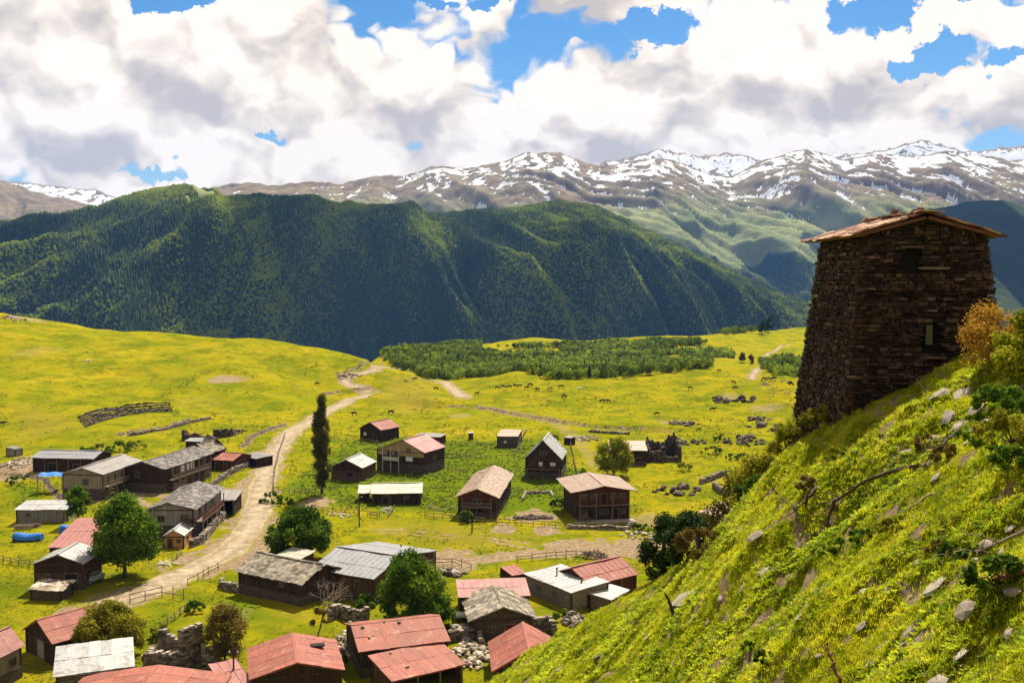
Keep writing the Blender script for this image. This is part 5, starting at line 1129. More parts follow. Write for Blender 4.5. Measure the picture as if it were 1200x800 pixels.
def tower():
    d0 = 40.0; u1, s1 = raydir(1010, 274); u2, _ = raydir(1157, 277); xl, xr = u1 * d0, u2 * d0; W_ = xr - xl; D = 5.4; zt = s1 * d0; zr = raydir(1083, 254)[1] * (d0 - .3)
    zb = raydir(975, 515)[1] * (d0 + 2) - 1.5; Hh = zt - zb; cx, cy = (xl + xr) / 2, d0 + D / 2; taper = .106
    root = thing('stone_tower', 'dark old stone defence tower with rusty slab roof standing on the hillside', 'tower', (cx, cy, zb), 0.0)
    hw, hd = W_ / 2, D / 2; rs = zr - zt
    def half(z): k_ = taper * (Hh - z); return hw + k_, hd + k_
    b = MB(); a, e = half(0); c_, f_ = half(Hh)                       # solid core just inside the facing
    i_ = .22; P8 = [(-a + i_, -e + i_, 0), (a - i_, -e + i_, 0), (a - i_, e - i_, 0), (-a + i_, e - i_, 0), (-c_ + i_, -f_ + i_, Hh), (c_ - i_, -f_ + i_, Hh), (c_ - i_, f_ - i_, Hh), (-c_ + i_, f_ - i_, Hh)]
    b.v += P8; b.tint += [.2] * 8; b.f += [(0, 1, 5, 4), (1, 2, 6, 5), (2, 3, 7, 6), (3, 0, 4, 7), (0, 3, 2, 1)]
    b.v += [(0, -f_ + i_, Hh + rs - .1), (0, f_ - i_, Hh + rs - .1)]; b.tint += [.2] * 2; b.f += [(4, 5, 8), (7, 9, 6), (4, 8, 9, 7), (5, 6, 9, 8)]; b.build('core', M_core_shade, root)
    # openings on the front face (x centre, z bottom, z top, half width) in metres above the base
    zz = lambda py, dd=d0 - 1: raydir(1083, py)[1] * dd - zb
    ops = [(raydir(1097, 400)[0] * 39.2 - cx, zz(418), zz(380), .34), (raydir(1070, 300)[0] * 39.7 - cx, zz(322), zz(290), .32)]
    big = []; rest = MB(); cols = MB()
    faces = {'f': (0,), 'l': (1,), 'r': (2,), 'b': (3,)}
    for face in 'flrb':
        z = 0.0; row = 0
        while z < Hh + (rs if face in 'fb' else 0) - .05:
            dz = random.choice((.07, .085, .10, .13, .17, .11)) * 1.0; A_w, A_d = half(min(z, Hh)); hwid = A_w if face in 'fb' else A_d
            lim = hwid if z + dz < Hh else max(.0, hwid * (1 - (z + dz - Hh) / rs) * 1.0) if face in 'fb' else hwid
            if lim < .15: break
            x = -lim + random.uniform(0, .05)
            if row % 2: x += 0
            while x < lim - .04:
                L_ = min(random.choice((.10, .14, .2, .26, .34, .48)) * random.uniform(.8, 1.25), lim - x); 
                if L_ < .1: L_ = .12
                mid = x + L_ / 2; skip = False
                if face == 'f':
                    for ox, z0, z1, ow in ops:
                        w_ = ow * (1 if z < z1 - .35 else max(.3, 1 - ((z - z1 + .35) / .4) ** 2))
                        if z0 < z < z1 and abs(mid - ox) < w_ + L_ / 2 - .04: skip = True
                if not skip:
                    out = random.uniform(-.05, .07); th = .34; tnt = random.random() ** 1.7 * .8 + (.25 if random.random() < .06 else 0); off = (A_d if face in 'fb' else A_w) - th / 2 + out
                    g = random.uniform(.018, .040); tilt = random.uniform(-.03, .03)
                    if face == 'f': c = (mid, -off, z + dz / 2); dm = (L_ - g, th, dz - g)
                    elif face == 'b': c = (mid, off, z + dz / 2); dm = (L_ - g, th, dz - g)
                    elif face == 'l': c = (-off, mid, z + dz / 2); dm = (th, L_ - g, dz - g)
                    else: c = (off, mid, z + dz / 2); dm = (th, L_ - g, dz - g)
                    M = Matrix.Rotation(tilt, 3, 'Y' if face in 'fb' else 'X')
                    rec = (L_ * dz * (1 if face == 'f' else .45 if face == 'l' else 0), c, dm, M, tnt); big.append(rec)
                x += L_
            z += dz; row += 1
    big.sort(key=lambda r: -r[0])
    for i, (ar, c, dm, M, t) in enumerate(big):
        if i < 300: MB().box(c, dm, jit=.028, M=M, t=t).build('stone', M_tower, root)
        else: rest.box(c, dm, jit=.028, M=M, t=t)
    rest.build('masonry', M_tower, root, kind='stuff')
    for ox, z0, z1, ow in ops:                                         # reveals
        w_ = MB(); w_.box((ox, -half(z0)[1] + .55, (z0 + z1) / 2), (2 * ow + .1, .5, z1 - z0 + .1)); 
    # flat slab standing for moss and grass hanging in the lower loophole, pale lintel
    MB().box((ops[0][0] - .1, -half(ops[0][1])[1] + .12, (ops[0][1] + ops[0][2]) / 2 + .2), (.24, .05, (ops[0][2] - ops[0][1]) * .62), jit=.03, t=.9).build('window_moss', M_tuftw, root)
    MB().box((raydir(1098, 300)[0] * 39.6 - cx, -half(zz(314))[1] - .01, zz(314)), (1.15, .3, .09), jit=.01, t=.98).build('lintel', M_tower, root)
    MB().box((ops[0][0], -half(ops[0][1])[1] + .0, ops[0][1] - .06), (.95, .42, .09), jit=.01, t=.8).build('sill', M_tower, root)
    MB().box((ops[1][0], -half(ops[1][2])[1] + .0, ops[1][2] + .05), (.9, .36, .09), jit=.01, t=.6).build('lintel', M_tower, root)
    # roof of rough slabs: two slopes
    ov = .38; ovf = .30
    for sg in (-1, 1):
        run = hw + ov; ln = math.hypot(run, rs * (run / hw)); ang = math.atan2(rs, hw)
        uy = Vector((-sg * math.cos(ang), 0, math.sin(ang))); ux = Vector((0, 1, 0)); eave = Vector((sg * run, -hd - ovf, Hh - rs * ov / hw)); nz = Vector((sg * math.sin(ang), 0, math.cos(ang)))
        r = MB(); M = Matrix((ux, uy, nz)).transposed(); r.box(eave + ux * (hd + ovf) + uy * (ln / 2) + nz * -.01, (2 * (hd + ovf) - .1, ln - .1, .12), M=M, t=.2)
        rf = r.build('roof', M_troof, root); rows = 9; st = ln / rows
        for k_ in range(rows + 1):
            a = -.04
            while a < 2 * (hd + ovf):
                w_ = random.uniform(.35, .95); Mr = M @ Matrix.Rotation(random.uniform(-.14, .14), 3, 'Z') @ Matrix.Rotation(random.uniform(-.02, .10), 3, 'X') @ Matrix.Rotation(random.uniform(-.03, .03), 3, 'Y')
                c = eave + ux * (a + w_ / 2) + uy * (k_ * st + random.uniform(-.08, .08)) + nz * (.08 + .012 * k_ + random.uniform(0, .03)); dp = st * random.uniform(1.5, 2.1)
                MB().box(c, (w_ * 1.05, min(dp, .85), random.uniform(.045, .085)), jit=.035, M=Mr, t=random.random()).build('slate', M_troof, rf); a += w_ * random.uniform(.82, .98)
    for i in range(7):
        y = -hd - .2 + i * (2 * hd + .4) / 6; MB().box((random.uniform(-.12, .12), y, Hh + rs + .22 + random.uniform(-.03, .03)), (random.uniform(.7, 1.3), random.uniform(.5, .9), .06), random.uniform(-.2, .2), .05, t=random.random()).build('ridge_slab', M_troof, root)
    for x, y in ((-.1, -2.5), (-.55, -1.0), (.15, .8)): MB().rockm((x, y, Hh + rs + .36), .17, t=.4).build('ridge_stone', M_troof, root)
    return cx, cy, zb
TCX, TCY, TZB = tower()
# ================================================================ TREES AND SHRUBS
def on(px, d): u = (px - 600) / F; x, y = u * d, d; return Vector((x, y, hz(x, y)))
def foliage(blobs, n, leaf, seed, elong=1.0, droop=0.0):
    """leaf-sized faces gathered in clumps; blobs = (centre, radius)"""
    r = np.random.default_rng(seed); B = np.array([(*c, rr_) for c, rr_ in blobs]); wgt = B[:, 3] ** 2; wgt /= wgt.sum(); k_ = r.choice(len(B), n, p=wgt)
    v = r.normal(size=(n, 3)); v /= np.linalg.norm(v, axis=1)[:, None]; rad = B[k_, 3] * (r.random(n) ** .45) * (1 + .22 * r.normal(size=n)); p = B[k_, :3] + v * rad[:, None]
    nn = v + r.normal(size=(n, 3)) * .8 + np.array([0, 0, .35]); nn /= np.linalg.norm(nn, axis=1)[:, None]
    a = np.cross(nn, r.normal(size=(n, 3))); a /= np.linalg.norm(a, axis=1)[:, None]; b = np.cross(nn, a); s_ = leaf * r.uniform(.55, 1.35, n)[:, None]; a = a * s_; b = b * s_ * .62 * elong
    co = np.stack([p - a, p - b * .9 + a * .1, p + a, p + b], 1).reshape(-1, 3); f = np.arange(4 * n).reshape(-1, 4)
    ct = r.random(len(B)); tint = np.clip(.25 + .5 * ct[k_] + .2 * r.normal(size=n), 0, 1)
    return mesh_np('foliage', co, f, {'tint': np.repeat(tint, 4)}, smooth=False)
def blob_crown(c, rx, ry, rz, n, seed, br=.30, low=-.8):
    r = np.random.default_rng(seed); out = []
    for i in range(n):
        v = r.normal(size=3); v /= np.linalg.norm(v)
        if v[2] < low: v[2] = -v[2]
        q = .45 + .5 * r.random() ** .5; taper = 1 - .25 * max(0, v[2])
        out.append(((c[0] + v[0] * rx * q * taper, c[1] + v[1] * ry * q * taper, c[2] + v[2] * rz * q), min(rx, rz) * br * r.uniform(.7, 1.35)))
    return out
L_green = leaf_mat('fresh green leaves', (.02, .055, .005), (.08, .15, .008), (.21, .29, .014), False)
L_deep = leaf_mat('deep green leaves', (.014, .040, .005), (.06, .115, .008), (.17, .24, .014), False)
L_olive = leaf_mat('olive spring leaves', (.11, .10, .010), (.22, .20, .012), (.33, .28, .018), False)
L_brown = leaf_mat('russet budding leaves', (.09, .055, .018), (.16, .11, .025), (.26, .20, .035), False)
L_poplar = leaf_mat('dark poplar leaves', (.045, .042, .010), (.095, .090, .014), (.17, .15, .02), False)
L_orange = leaf_mat('orange shrub leaves', (.30, .14, .02), (.45, .24, .03), (.58, .36, .045), False)
L_yellow = leaf_mat('yellow green leaves', (.12, .13, .01), (.24, .25, .012), (.38, .36, .02), False)
L_dark = leaf_mat('dark evergreen sprays', (.012, .028, .010), (.030, .055, .014), (.07, .10, .02), False, .1)
M_bark = mat('bark', (.10, .07, .05)); _n = NB(M_bark); _n.color(_n.ramp(_n.noise(_n.co('Object', (3, 3, .6)), 2, 5, .7), (.3, (.04, .028, .02)), (.6, (.14, .10, .07)))); _n.bump(_n.noise(_n.co('Object', (4, 4, .6)), 3, 4, .7), .6, .05)
M_palebark = mat('grey dead bark', (.3, .24, .19)); _n = NB(M_palebark); _n.color(_n.ramp(_n.noise(_n.co('Object', (3, 3, .6)), 2, 5, .7), (.3, (.13, .09, .065)), (.6, (.36, .28, .21))))
def limbs(b, base, tip_pts, r0):
    for t in tip_pts:
        base_, t = Vector(base), Vector(t); m = (base_ + t) / 2 + Vector((random.uniform(-.2, .2), random.uniform(-.2, .2), .15 * (t - base_).length)); b.tube([base_, m, t], r0, r0 * .25, 5)
def tree(name, label, cat, base, blobs, n, leaf, m, seed, trunk_h, r0, group=None, nl=7, barkm=None, trunk='trunk'):
    root = thing(name, label, cat, tuple(base), 0, group); random.seed(seed)
    top = max(c[2] for c, _ in blobs); b = MB(); b.tube([(0, 0, -.4), (.05, .03, trunk_h * .5), (0, .08, trunk_h), (.1, 0, trunk_h + (top - trunk_h) * .6)], r0, r0 * .25, 8)
    bl = sorted(blobs, key=lambda q: random.random())[:nl]; limbs(b, (0, 0, trunk_h * .75), [c for c, _ in bl], r0 * .45); b.build(trunk, barkm or M_bark, root, True)
    o = link('crown' if trunk == 'trunk' else 'foliage', foliage(blobs, n, leaf, seed), m, root); o['kind'] = 'stuff'; return root
def nrm(p):
    e = .6; n_ = Vector((hz(p.x - e, p.y) - hz(p.x + e, p.y), hz(p.x, p.y - e) - hz(p.x, p.y + e), 2 * e)).normalized(); return n_
def settle(o, p, spin):
    o.location = p; o.rotation_mode = 'QUATERNION'; o.rotation_quaternion = nrm(p).to_track_quat('Z', 'Y') @ Matrix.Rotation(spin, 3, 'Z').to_quaternion()
def veg():
    b = at(146, 676, dmin=90); tree('broadleaf_tree', 'large round bright green tree casting deep shade beside the maroon roof', 'tree', b, blob_crown((0, 0, 6.5), 4.8, 4.8, 5.5, 90, 1, .27), 30000, .23, L_green, 1, 2.6, .38, nl=10)
    b = at(352, 655, dmin=90); tree('broadleaf_tree', 'round dense green tree behind the slate roofed barn', 'tree', b, blob_crown((0, 0, 4.2), 5.1, 4.8, 4.2, 75, 2, .27), 24000, .22, L_deep, 2, 1.0, .35)
    b = at(485, 733, dmin=90); tree('broadleaf_tree', 'tall loose green tree between the wide grey barn and the grey slate house', 'tree', b, blob_crown((-.5, 0, 5.0), 4.1, 3.9, 4.9, 70, 3, .27) + blob_crown((3.1, -.5, 2.3), 2.1, 2, 2.4, 22, 4, .34), 28000, .20, L_green, 3, 1.2, .32)
    b = at(130, 768, dmin=90); tree('broadleaf_tree', 'spreading olive yellow tree behind the salmon roofed barn', 'tree', b, blob_crown((0, 0, 3.2), 4.6, 3.8, 3.1, 70, 5, .27), 22000, .16, L_olive, 5, .8, .22)
    b = at(263, 776, dmin=90); tree('broadleaf_tree', 'brownish budding tree between the jagged ruin and the hatch roof', 'tree', b, blob_crown((0, 0, 3.6), 2.6, 2.4, 3.4, 50, 6, .3), 11000, .13, L_brown, 6, .8, .16, nl=24)
    b = at(92, 615, dmin=90); tree('broadleaf_tree', 'small pale green tree in front of the beige boarded house', 'tree', b, blob_crown((0, 0, 3.9), 2.3, 2.2, 3.3, 26, 7, .30), 6000, .20, L_green, 7, 1.2, .16)
    b = at(719, 557, dmin=90); tree('broadleaf_tree', 'round yellow green tree behind the wide guesthouse roof', 'tree', b, blob_crown((0, 0, 4.6), 4.3, 4.0, 4.3, 50, 8, .27), 9000, .25, L_yellow, 8, .8, .25)
    # poplar: many upright sprays
    b = at(377, 579, dmin=90); bl = []; rr_ = np.random.default_rng(9)
    for i in range(110):
        h = rr_.uniform(2.0, 20.3); w = 2.7 * min(1, (h / 5.5) ** .6) * (1 - max(0, (h - 9) / 12.5)) ** .7 + .2; a = rr_.uniform(0, 6.28); q = rr_.uniform(.15, .75); bl.append(((w * q * math.cos(a), w * q * math.sin(a), h), .75 + .25 * rr_.random()))
    bl = [((c[0], c[1], c[2] + dz), r_ * .8) for c, r_ in bl for dz in (0, .7)]
    tree('poplar_tree', 'very tall slender dark poplar standing alone by the road', 'tree', b, bl, 20000, .17, L_poplar, 9, 2.5, .36, nl=50)
    # leafless tree with a russet lower spray
    b = at(372, 742, dmin=90); root = thing('dead_tree', 'leafless pale branched tree in front of the slate roofed barn', 'tree', tuple(b)); t = MB(); random.seed(5)
    def grow(p, d, L_, r_, lev):
        q = p + d * L_; m = (p + q) / 2 + Vector((random.uniform(-.1, .1), random.uniform(-.1, .1), 0)) * L_; t.tube([p, m, q], r_, r_ * .6, 5 if lev < 2 else 4, cap=False)
        if lev >= 5: return
        for _ in range(3 if lev < 4 else 2):
            nd = (d + Vector((random.uniform(-.75, .75), random.uniform(-.75, .75), random.uniform(-.25, .35)))).normalized(); grow(q, nd, L_ * random.uniform(.62, .85), r_ * .58, lev + 1)
    grow(Vector((0, 0, -.3)), Vector((.28, 0, 1)).normalized(), 2.3, .17, 0); t.build('trunk', M_palebark, root)
    o = link('foliage', foliage(blob_crown((.2, 0, 2.2), 1.3, 1.2, 1.0, 12, 12, .3), 1500, .12, 12), L_brown, root); o['kind'] = 'stuff'
    # shrubs of the hill edge
    def shrub(label, base, rx, rz, n, leaf, m, seed, nb=22, name='shrub', extra=(), tw=14, ry=None):
        return tree(name, label, 'shrub', base, blob_crown((0, 0, rz * .72), rx, ry or rx * .9, rz, nb, seed, .30, -.75) + list(extra), n, leaf, m, seed, rz * .3, .06 * rz, nl=tw, trunk='stem')
    shrub('tall dark evergreen shrub at the hill edge above the orange red barn roof', at(777, 674), 1.25, 2.2, 9000, .085, L_dark, 21, 46)
    shrub('second dark shrub, shorter, just right of the tall evergreen one', at(805, 657), 1.2, 1.5, 6000, .085, L_dark, 22, 30)
    shrub('brown leafed shrub at the foot of the dark evergreen shrubs', at(822, 648), 1.3, .7, 4000, .06, L_brown, 23)
    shrub('small green shrub left of the pinkish tan roof', on(812, 70), 1.4, 1.5, 3500, .1, L_green, 24)
    shrub('large brownish shrub with fine twigs on the hill edge left of the tower', on(874, 59), 2.3, 2.4, 9000, .085, L_poplar, 25, 40, tw=30)
    shrub('yellowish shrub behind the large brownish one', on(905, 56), 2.2, 1.9, 7000, .09, L_olive, 26, 30)
    shrub('low dark green shrub under the yellowish one', on(893, 50), 1.3, .8, 3500, .08, L_deep, 27)
    shrub('yellow green bush at the left foot of the tower', on(945, 44), 1.3, .75, 5000, .055, L_yellow, 28)
    shrub('olive bush hiding the left corner of the tower base', on(925, 46), 1.2, .8, 4000, .06, L_olive, 29)
    shrub('small orange tinged bush in front of the tower base', on(968, 41.5), 1.0, .42, 2800, .05, L_olive, 30)
    shrub('bright orange shrub against the right side of the tower', on(1168, 33.5), 1.15, 1.15, 9000, .045, L_orange, 31, 34, tw=24)
    shrub('bright green leafy shrub at the right edge beside the orange one', on(1212, 31), 1.1, 1.1, 5000, .08, L_yellow, 32)
    shrub('green bush below the orange shrub', on(1180, 29), 1.2, .55, 3800, .07, L_green, 33)
    shrub('leafy green bush at the right edge under the bright ones', on(1196, 26), .8, .4, 3200, .05, L_green, 34)
    shrub('tangled green bush halfway down the right edge', on(1188, 20.5), .6, .28, 3000, .035, L_green, 35)
    shrub('long grassed dark clump near the bottom right corner', on(1175, 12.6), .5, .28, 1500, .04, L_deep, 36)
    shrub('yellow leafed bush on the right edge of the slope', on(1190, 23), .9, .5, 3500, .04, L_olive, 37)
    for i, (px, py, rx, rz, m, lb) in enumerate(((102, 536, 3.2, 1.5, L_green, 'low green bushes behind the beige boarded house'), (120, 531, 3.4, 1.6, L_deep, 'dark green bushes left of the big dark chalet roof'), (140, 529, 3.6, 1.7, L_green, 'bright green bushes above the big dark chalet roof'), (158, 527, 3.0, 1.5, L_yellow, 'yellow green bushes above the big dark chalet'),
        (280, 546, 1.7, 1.2, L_green, 'climbing green bush beside the red roofed cottage'), (292, 542, 1.6, 1.1, L_green, 'green bush at the right end of the road wall'), (546, 612, 1.4, 1.3, L_deep, 'dark green bush in front of the tan roofed barn'), (515, 740, 1.5, 1.8, L_green, 'green bush between the big foreground tree and the tank'), (547, 722, 1.2, 1.3, L_deep, 'deep green bush against the grey slate house'),
        (752, 622, 2.0, .8, L_deep, 'low green bushes at the right end of the guesthouse terrace'), (655, 592, 1.8, .8, L_deep, 'dark green bush behind the vegetable bed'), (684, 560, 1.4, 1.2, L_green, 'small green bush left of the round yellow tree'), (318, 588, 2.6, 1.2, L_deep, 'dark hedge bush beside the road left of the poplar'), (333, 592, 2.4, 1.0, L_green, 'green hedge bush left of the poplar'),
        (228, 717, 1.6, .9, L_green, 'small bush at the corner of the green paddock'), (430, 712, 1.8, 1.1, L_green, 'green bush under the wide grey roofed barn'), (660, 725, 1.6, .8, L_green, 'green bush right of the grey slate house'), (20, 566, 3.4, .9, L_green, 'green bushes on the grassy bank at the far left'), (800, 552, 2.6, 1.2, L_yellow, 'low bush in front of the roofless ruin'),
        (835, 532, 3.2, 1.2, L_green, 'green scrub on the slope right of the ruin'), (865, 540, 3.4, 1.3, L_green, 'second patch of scrub right of the ruin'), (845, 515, 3.0, .9, L_deep, 'dark scrub on the rocky slope'), (650, 516, 1.3, 1.0, L_deep, 'dark bush beside the white gabled house'), (510, 690, 1.5, 1.2, L_yellow, 'yellowish bush right of the big foreground tree'),
        (65, 690, 1.6, .8, L_green, 'green growth beside the tumbledown shed'), (190, 748, 1.8, 1.0, L_yellow, 'yellow green bush behind the jagged ruin'), (402, 780, 2.4, .8, L_green, 'green weeds between the hatch roof and the broad red roof'))):
        shrub(lb, at(px, py, dmin=90), rx, rz, 1800, .16, m, 50 + i, 16, tw=6)
    for i, (px, py, rx, rz, m, lb) in enumerate(((1012, 636, .55, .22, L_green, 'low leafy weeds in the green patch under the long branch'), (985, 645, .5, .2, L_green, 'low leafy weeds left under the long branch'), (1045, 622, .5, .22, L_yellow, 'yellow green weeds right under the long branch'), (985, 540, .6, .28, L_yellow, 'bright leafy weeds above the long fallen branch'), (1085, 525, .45, .25, L_brown, 'brown scrub beside the bare gully'),
        (1110, 540, .5, .28, L_brown, 'rust brown scrub at the foot of the bare gully'), (1150, 520, .6, .35, L_green, 'green scrub right of the bare gully'), (950, 575, .5, .3, L_brown, 'dark brown scrub near the dark twiggy tangle'), (1120, 655, .45, .2, L_deep, 'dark weeds beside the bleached branch'), (1100, 648, .35, .16, L_brown, 'brown weeds in the hollow near the bleached branch'),
        (900, 775, .35, .12, L_deep, 'dark low weeds at the bottom of the slope'), (880, 760, .3, .1, L_green, 'green low weeds at the bottom of the slope'), (690, 715, .5, .2, L_brown, 'brown dry weeds on the lower left of the slope'), (640, 745, .7, .25, L_green, 'green weeds on the lower left edge of the slope'), (1060, 780, .25, .1, L_green, 'green weeds near the bottom right of the slope'))):
        shrub(lb, at(px, py), rx, rz, 1100, .045, m, 150 + i, 14, tw=8)
    # isolated trees beyond
    for i, (px, py, h, m, lb) in enumerate(((901, 390, 15, L_dark, 'dark pointed tree at the far edge of the meadow'), (893, 391, 12, L_dark, 'second dark tree left of the pointed one far away'), (870, 425, 7, L_brown, 'reddish bush at the right tip of the valley wood'), (880, 426, 6, L_brown, 'small reddish bush beyond the meadow'))):
        b = at(px, py, dmin=300); tree('far_tree', lb, 'tree', b, blob_crown((0, 0, h * .52), h * .3, h * .3, h * .48, 18, 90 + i, .4), 900, .7, m, 90 + i, h * .2, .3, nl=3)
veg()
# ---------------------------------------------------------------- hillside rocks, branches
def hill_things():
    random.seed(3)
    rocks = [(1128, 462, 26), (1112, 490, 22), (1126, 500, 26), (1104, 464, 22), (980, 591, 18), (1096, 515, 16), (970, 690, 17), (1134, 718, 30), (1100, 805, 30), (1098, 688, 34), (1068, 742, 24), (1076, 732, 16), (945, 712, 22), (937, 725, 14), (916, 594, 14), (886, 631, 22), (1012, 694, 12), (1190, 697, 26), (1185, 745, 18), (1010, 735, 12),
             (1145, 480, 20), (1160, 470, 20), (1150, 500, 22), (1135, 520, 16), (1098, 560, 14), (1060, 535, 18), (1090, 545, 14), (895, 672, 16), (905, 668, 12), (870, 690, 10), (845, 702, 10), (1042, 692, 12), (790, 716, 10), (1155, 640, 20), (1170, 655, 22), (1140, 660, 16), (1185, 620, 18), (700, 770, 10), (720, 757, 9), (760, 748, 9), (655, 785, 10), (1075, 660, 12), (830, 730, 9), (1060, 760, 18), (1125, 770, 16), (960, 770, 10), (1020, 780, 12)]
    for i, (px, py, s_) in enumerate(rocks):
        p = at(px, py); r_ = s_ / 2 * p.y / F; b = MB(); fl = random.choice((.16, .22, .30)); b.rockm((0, 0, r_ * fl * .55 + .03), r_ * 1.3, t=random.uniform(.45, 1), flat=fl); o = b.build('rock', M_hrock); settle(o, p, random.random() * 6)
        big_ = 'big' if s_ >= 26 else 'mid sized' if s_ >= 18 else 'small'
        where = 'in the bare gully below the orange shrub' if py < 530 and px > 1085 else 'beside the long fallen branch' if 530 <= py < 620 and px > 950 else 'on the slope left of the long fallen branch' if py < 640 and px <= 950 else 'among dark bushes near the right edge' if px > 1135 and py < 700 else 'near the bottom right corner' if px > 1090 else 'low in the middle of the slope' if px > 960 and py >= 700 else 'under the long fallen branch' if px > 960 else 'right of the grey slab' if px > 820 else 'low on the left edge of the slope'
        tag(o, f'{big_} pale flat rock {where}', 'rock', 'pale rocks scattered on the near hillside')
    p = at(804, 703); b = MB(); b.box((0, 0, .08), (2.1, .9, .12), jit=.12, t=.7); o = b.build('stone_slab', M_hrock); settle(o, p, .5); tag(o, 'long grey slab lying beside the dark stake on the slope', 'slab')
    def branch(label, pts, r0, twigs=10, lift=.12, m=None):
        w = [at(px, py, lift=lf) + Vector((0, 0, lf)) for px, py, lf in pts]; o = w[0].copy(); root = thing('fallen_branch', label, 'branch', tuple(o)); w = [q - o for q in w]
        sp = []
        for i in range(len(w) - 1):
            for k_ in range(4): sp.append(w[i].lerp(w[i + 1], k_ / 4) + Vector((random.uniform(-.03, .03), 0, random.uniform(-.03, .03))))
        sp.append(w[-1]); MB().tube(sp, r0, r0 * .3, 7).build('limb', m or M_timber_dark, root, True); sc_ = (w[-1] - w[0]).length
        for i in range(twigs):
            k_ = random.randrange(len(sp) // 3, len(sp)); q = sp[k_]; d = Vector((random.uniform(-1, .3), random.uniform(-.6, .4), random.uniform(-.45, .5))) * sc_ * random.uniform(.12, .28); MB().tube([q, q + d * .5 + Vector((0, 0, .05)), q + d], r0 * .38, r0 * .12, 5).build('twig', m or M_timber_dark, root)
    branch('long curved fallen branch lying across the middle of the hillside', ((1075, 545, .2), (1040, 553, .45), (1010, 566, .5), (985, 583, .4), (965, 600, .2)), .07, 14)
    branch('dark stub branch hanging down from the end of the long branch', ((980, 584, .4), (972, 600, .3), (970, 622, .05)), .07, 12)
    branch('thin dark branch low on the slope edge left of the long one', ((950, 577, .15), (935, 598, .15), (905, 574, .6)), .06, 10)
    branch('dark twiggy tangle above the thin branch', ((958, 570, .2), (948, 582, .4), (944, 592, .1)), .09, 16)
    branch('dark stake standing in the grass beside the grey slab', ((790, 720, 0), (786, 708, .5), (779, 694, 1.3)), .1, 2)
    branch('pale dead stick on the slope under the long branch', ((1095, 577, .1), (1070, 592, .12), (1045, 606, .1)), .03, 3, m=M_palebark)
    branch('pale dead twigs at the upper right of the slope', ((1200, 470, .2), (1165, 480, .3), (1135, 478, .15)), .03, 10, m=M_palebark)
    branch('pale stalk leaning before the foot of the tower', ((1083, 456, 0), (1074, 444, .4), (1062, 438, .9)), .02, 4, m=M_palebark)
    branch('rusty fallen limb near the right edge of the slope', ((1200, 668, .1), (1175, 676, .15), (1150, 690, .05)), .05, 8, m=M_rust)
    branch('bleached dead branch at the right edge among dark bushes', ((1200, 625, .15), (1160, 640, .2), (1120, 655, .05)), .035, 12, m=M_palebark)
    branch('dead dark weed stems at the bottom of the slope', ((985, 800, .1), (978, 780, .4), (970, 755, .8)), .04, 20, m=M_rust)
    branch('dark root tangle on the upper slope', ((1125, 500, .1), (1105, 520, .25), (1085, 548, .1)), .06, 22)
M_hrock = stone_mat('pale hillside rock', ((.15, .115, .08), (.28, .225, .165), (.45, .38, .29)), 3.0); M_rust = mat('rust brown dead stems', (.13, .05, .025))
hill_things()
# ---------------------------------------------------------------- grass and weeds
def tuft_mesh(seed, n, h, spread, w, curve=.35):
    r = np.random.default_rng(seed); co = []; fa = []
    for i in range(n):
        a = r.random() * 6.28; q = spread * r.random() ** .5; x, y = q * math.cos(a), q * math.sin(a); b = a + r.normal() * .8; hh = h * r.uniform(.55, 1.15); lean = hh * curve * r.uniform(.3, 1.3); dx, dy = math.cos(b), math.sin(b); px_, py_ = -dy * w, dx * w
        i0 = len(co); co += [(x - px_, y - py_, 0), (x + px_, y + py_, 0), (x + dx * lean * .4 + px_ * .8, y + dy * lean * .4 + py_ * .8, hh * .6), (x + dx * lean * .4 - px_ * .8, y + dy * lean * .4 - py_ * .8, hh * .6), (x + dx * lean, y + dy * lean, hh * (1 - .2 * curve))]
        fa += [(i0, i0 + 1, i0 + 2), (i0, i0 + 2, i0 + 3), (i0 + 3, i0 + 2, i0 + 4)]
    return mesh_np('tuft', co, fa, smooth=False)
def weed_mesh(seed, n, h, L_):
    r = np.random.default_rng(seed); co = []; fa = []
    for i in range(n):
        z = h * r.uniform(.15, 1); a = r.random() * 6.28; el = r.uniform(-.2, .6); d = np.array([math.cos(a), math.sin(a), el]); s_ = L_ * r.uniform(.6, 1.3); sd = np.array([-math.sin(a), math.cos(a), r.uniform(-.4, .4)]) * s_ * .42; p = np.array([r.normal() * h * .22, r.normal() * h * .22, z])
        i0 = len(co); co += [p, p + d * s_ * .5 + sd, p + d * s_, p + d * s_ * .5 - sd]; fa += [(i0, i0 + 1, i0 + 2), (i0, i0 + 2, i0 + 3)]
    return mesh_np('weed', co, fa, smooth=False)
M_blade = leaf_mat('hillside grass', (.14, .18, .005), (.40, .41, .008), (.68, .58, .04), True, .35)
M_weed = leaf_mat('hillside weeds', (.10, .17, .005), (.32, .40, .010), (.56, .58, .02), True, .3)
M_dry = leaf_mat('dry stalks', (.12, .07, .03), (.28, .19, .08), (.50, .40, .20), True, .2)
M_flower = leaf_mat('tiny pale flowers', (.55, .50, .12), (.65, .62, .25), (.8, .8, .6), True, .2)
PG = [proto('grass_%d' % i, tuft_mesh(i, 12, .14, .12, .0085), M_blade) for i in range(3)] + [proto('weed_%d' % i, weed_mesh(i, 13, .12, .075), M_weed) for i in range(3)] + [proto('dry_%d' % i, tuft_mesh(20 + i, 7, .22, .10, .006, .7), M_dry) for i in range(2)] + [proto('flower_0', weed_mesh(30, 7, .22, .022), M_flower)]
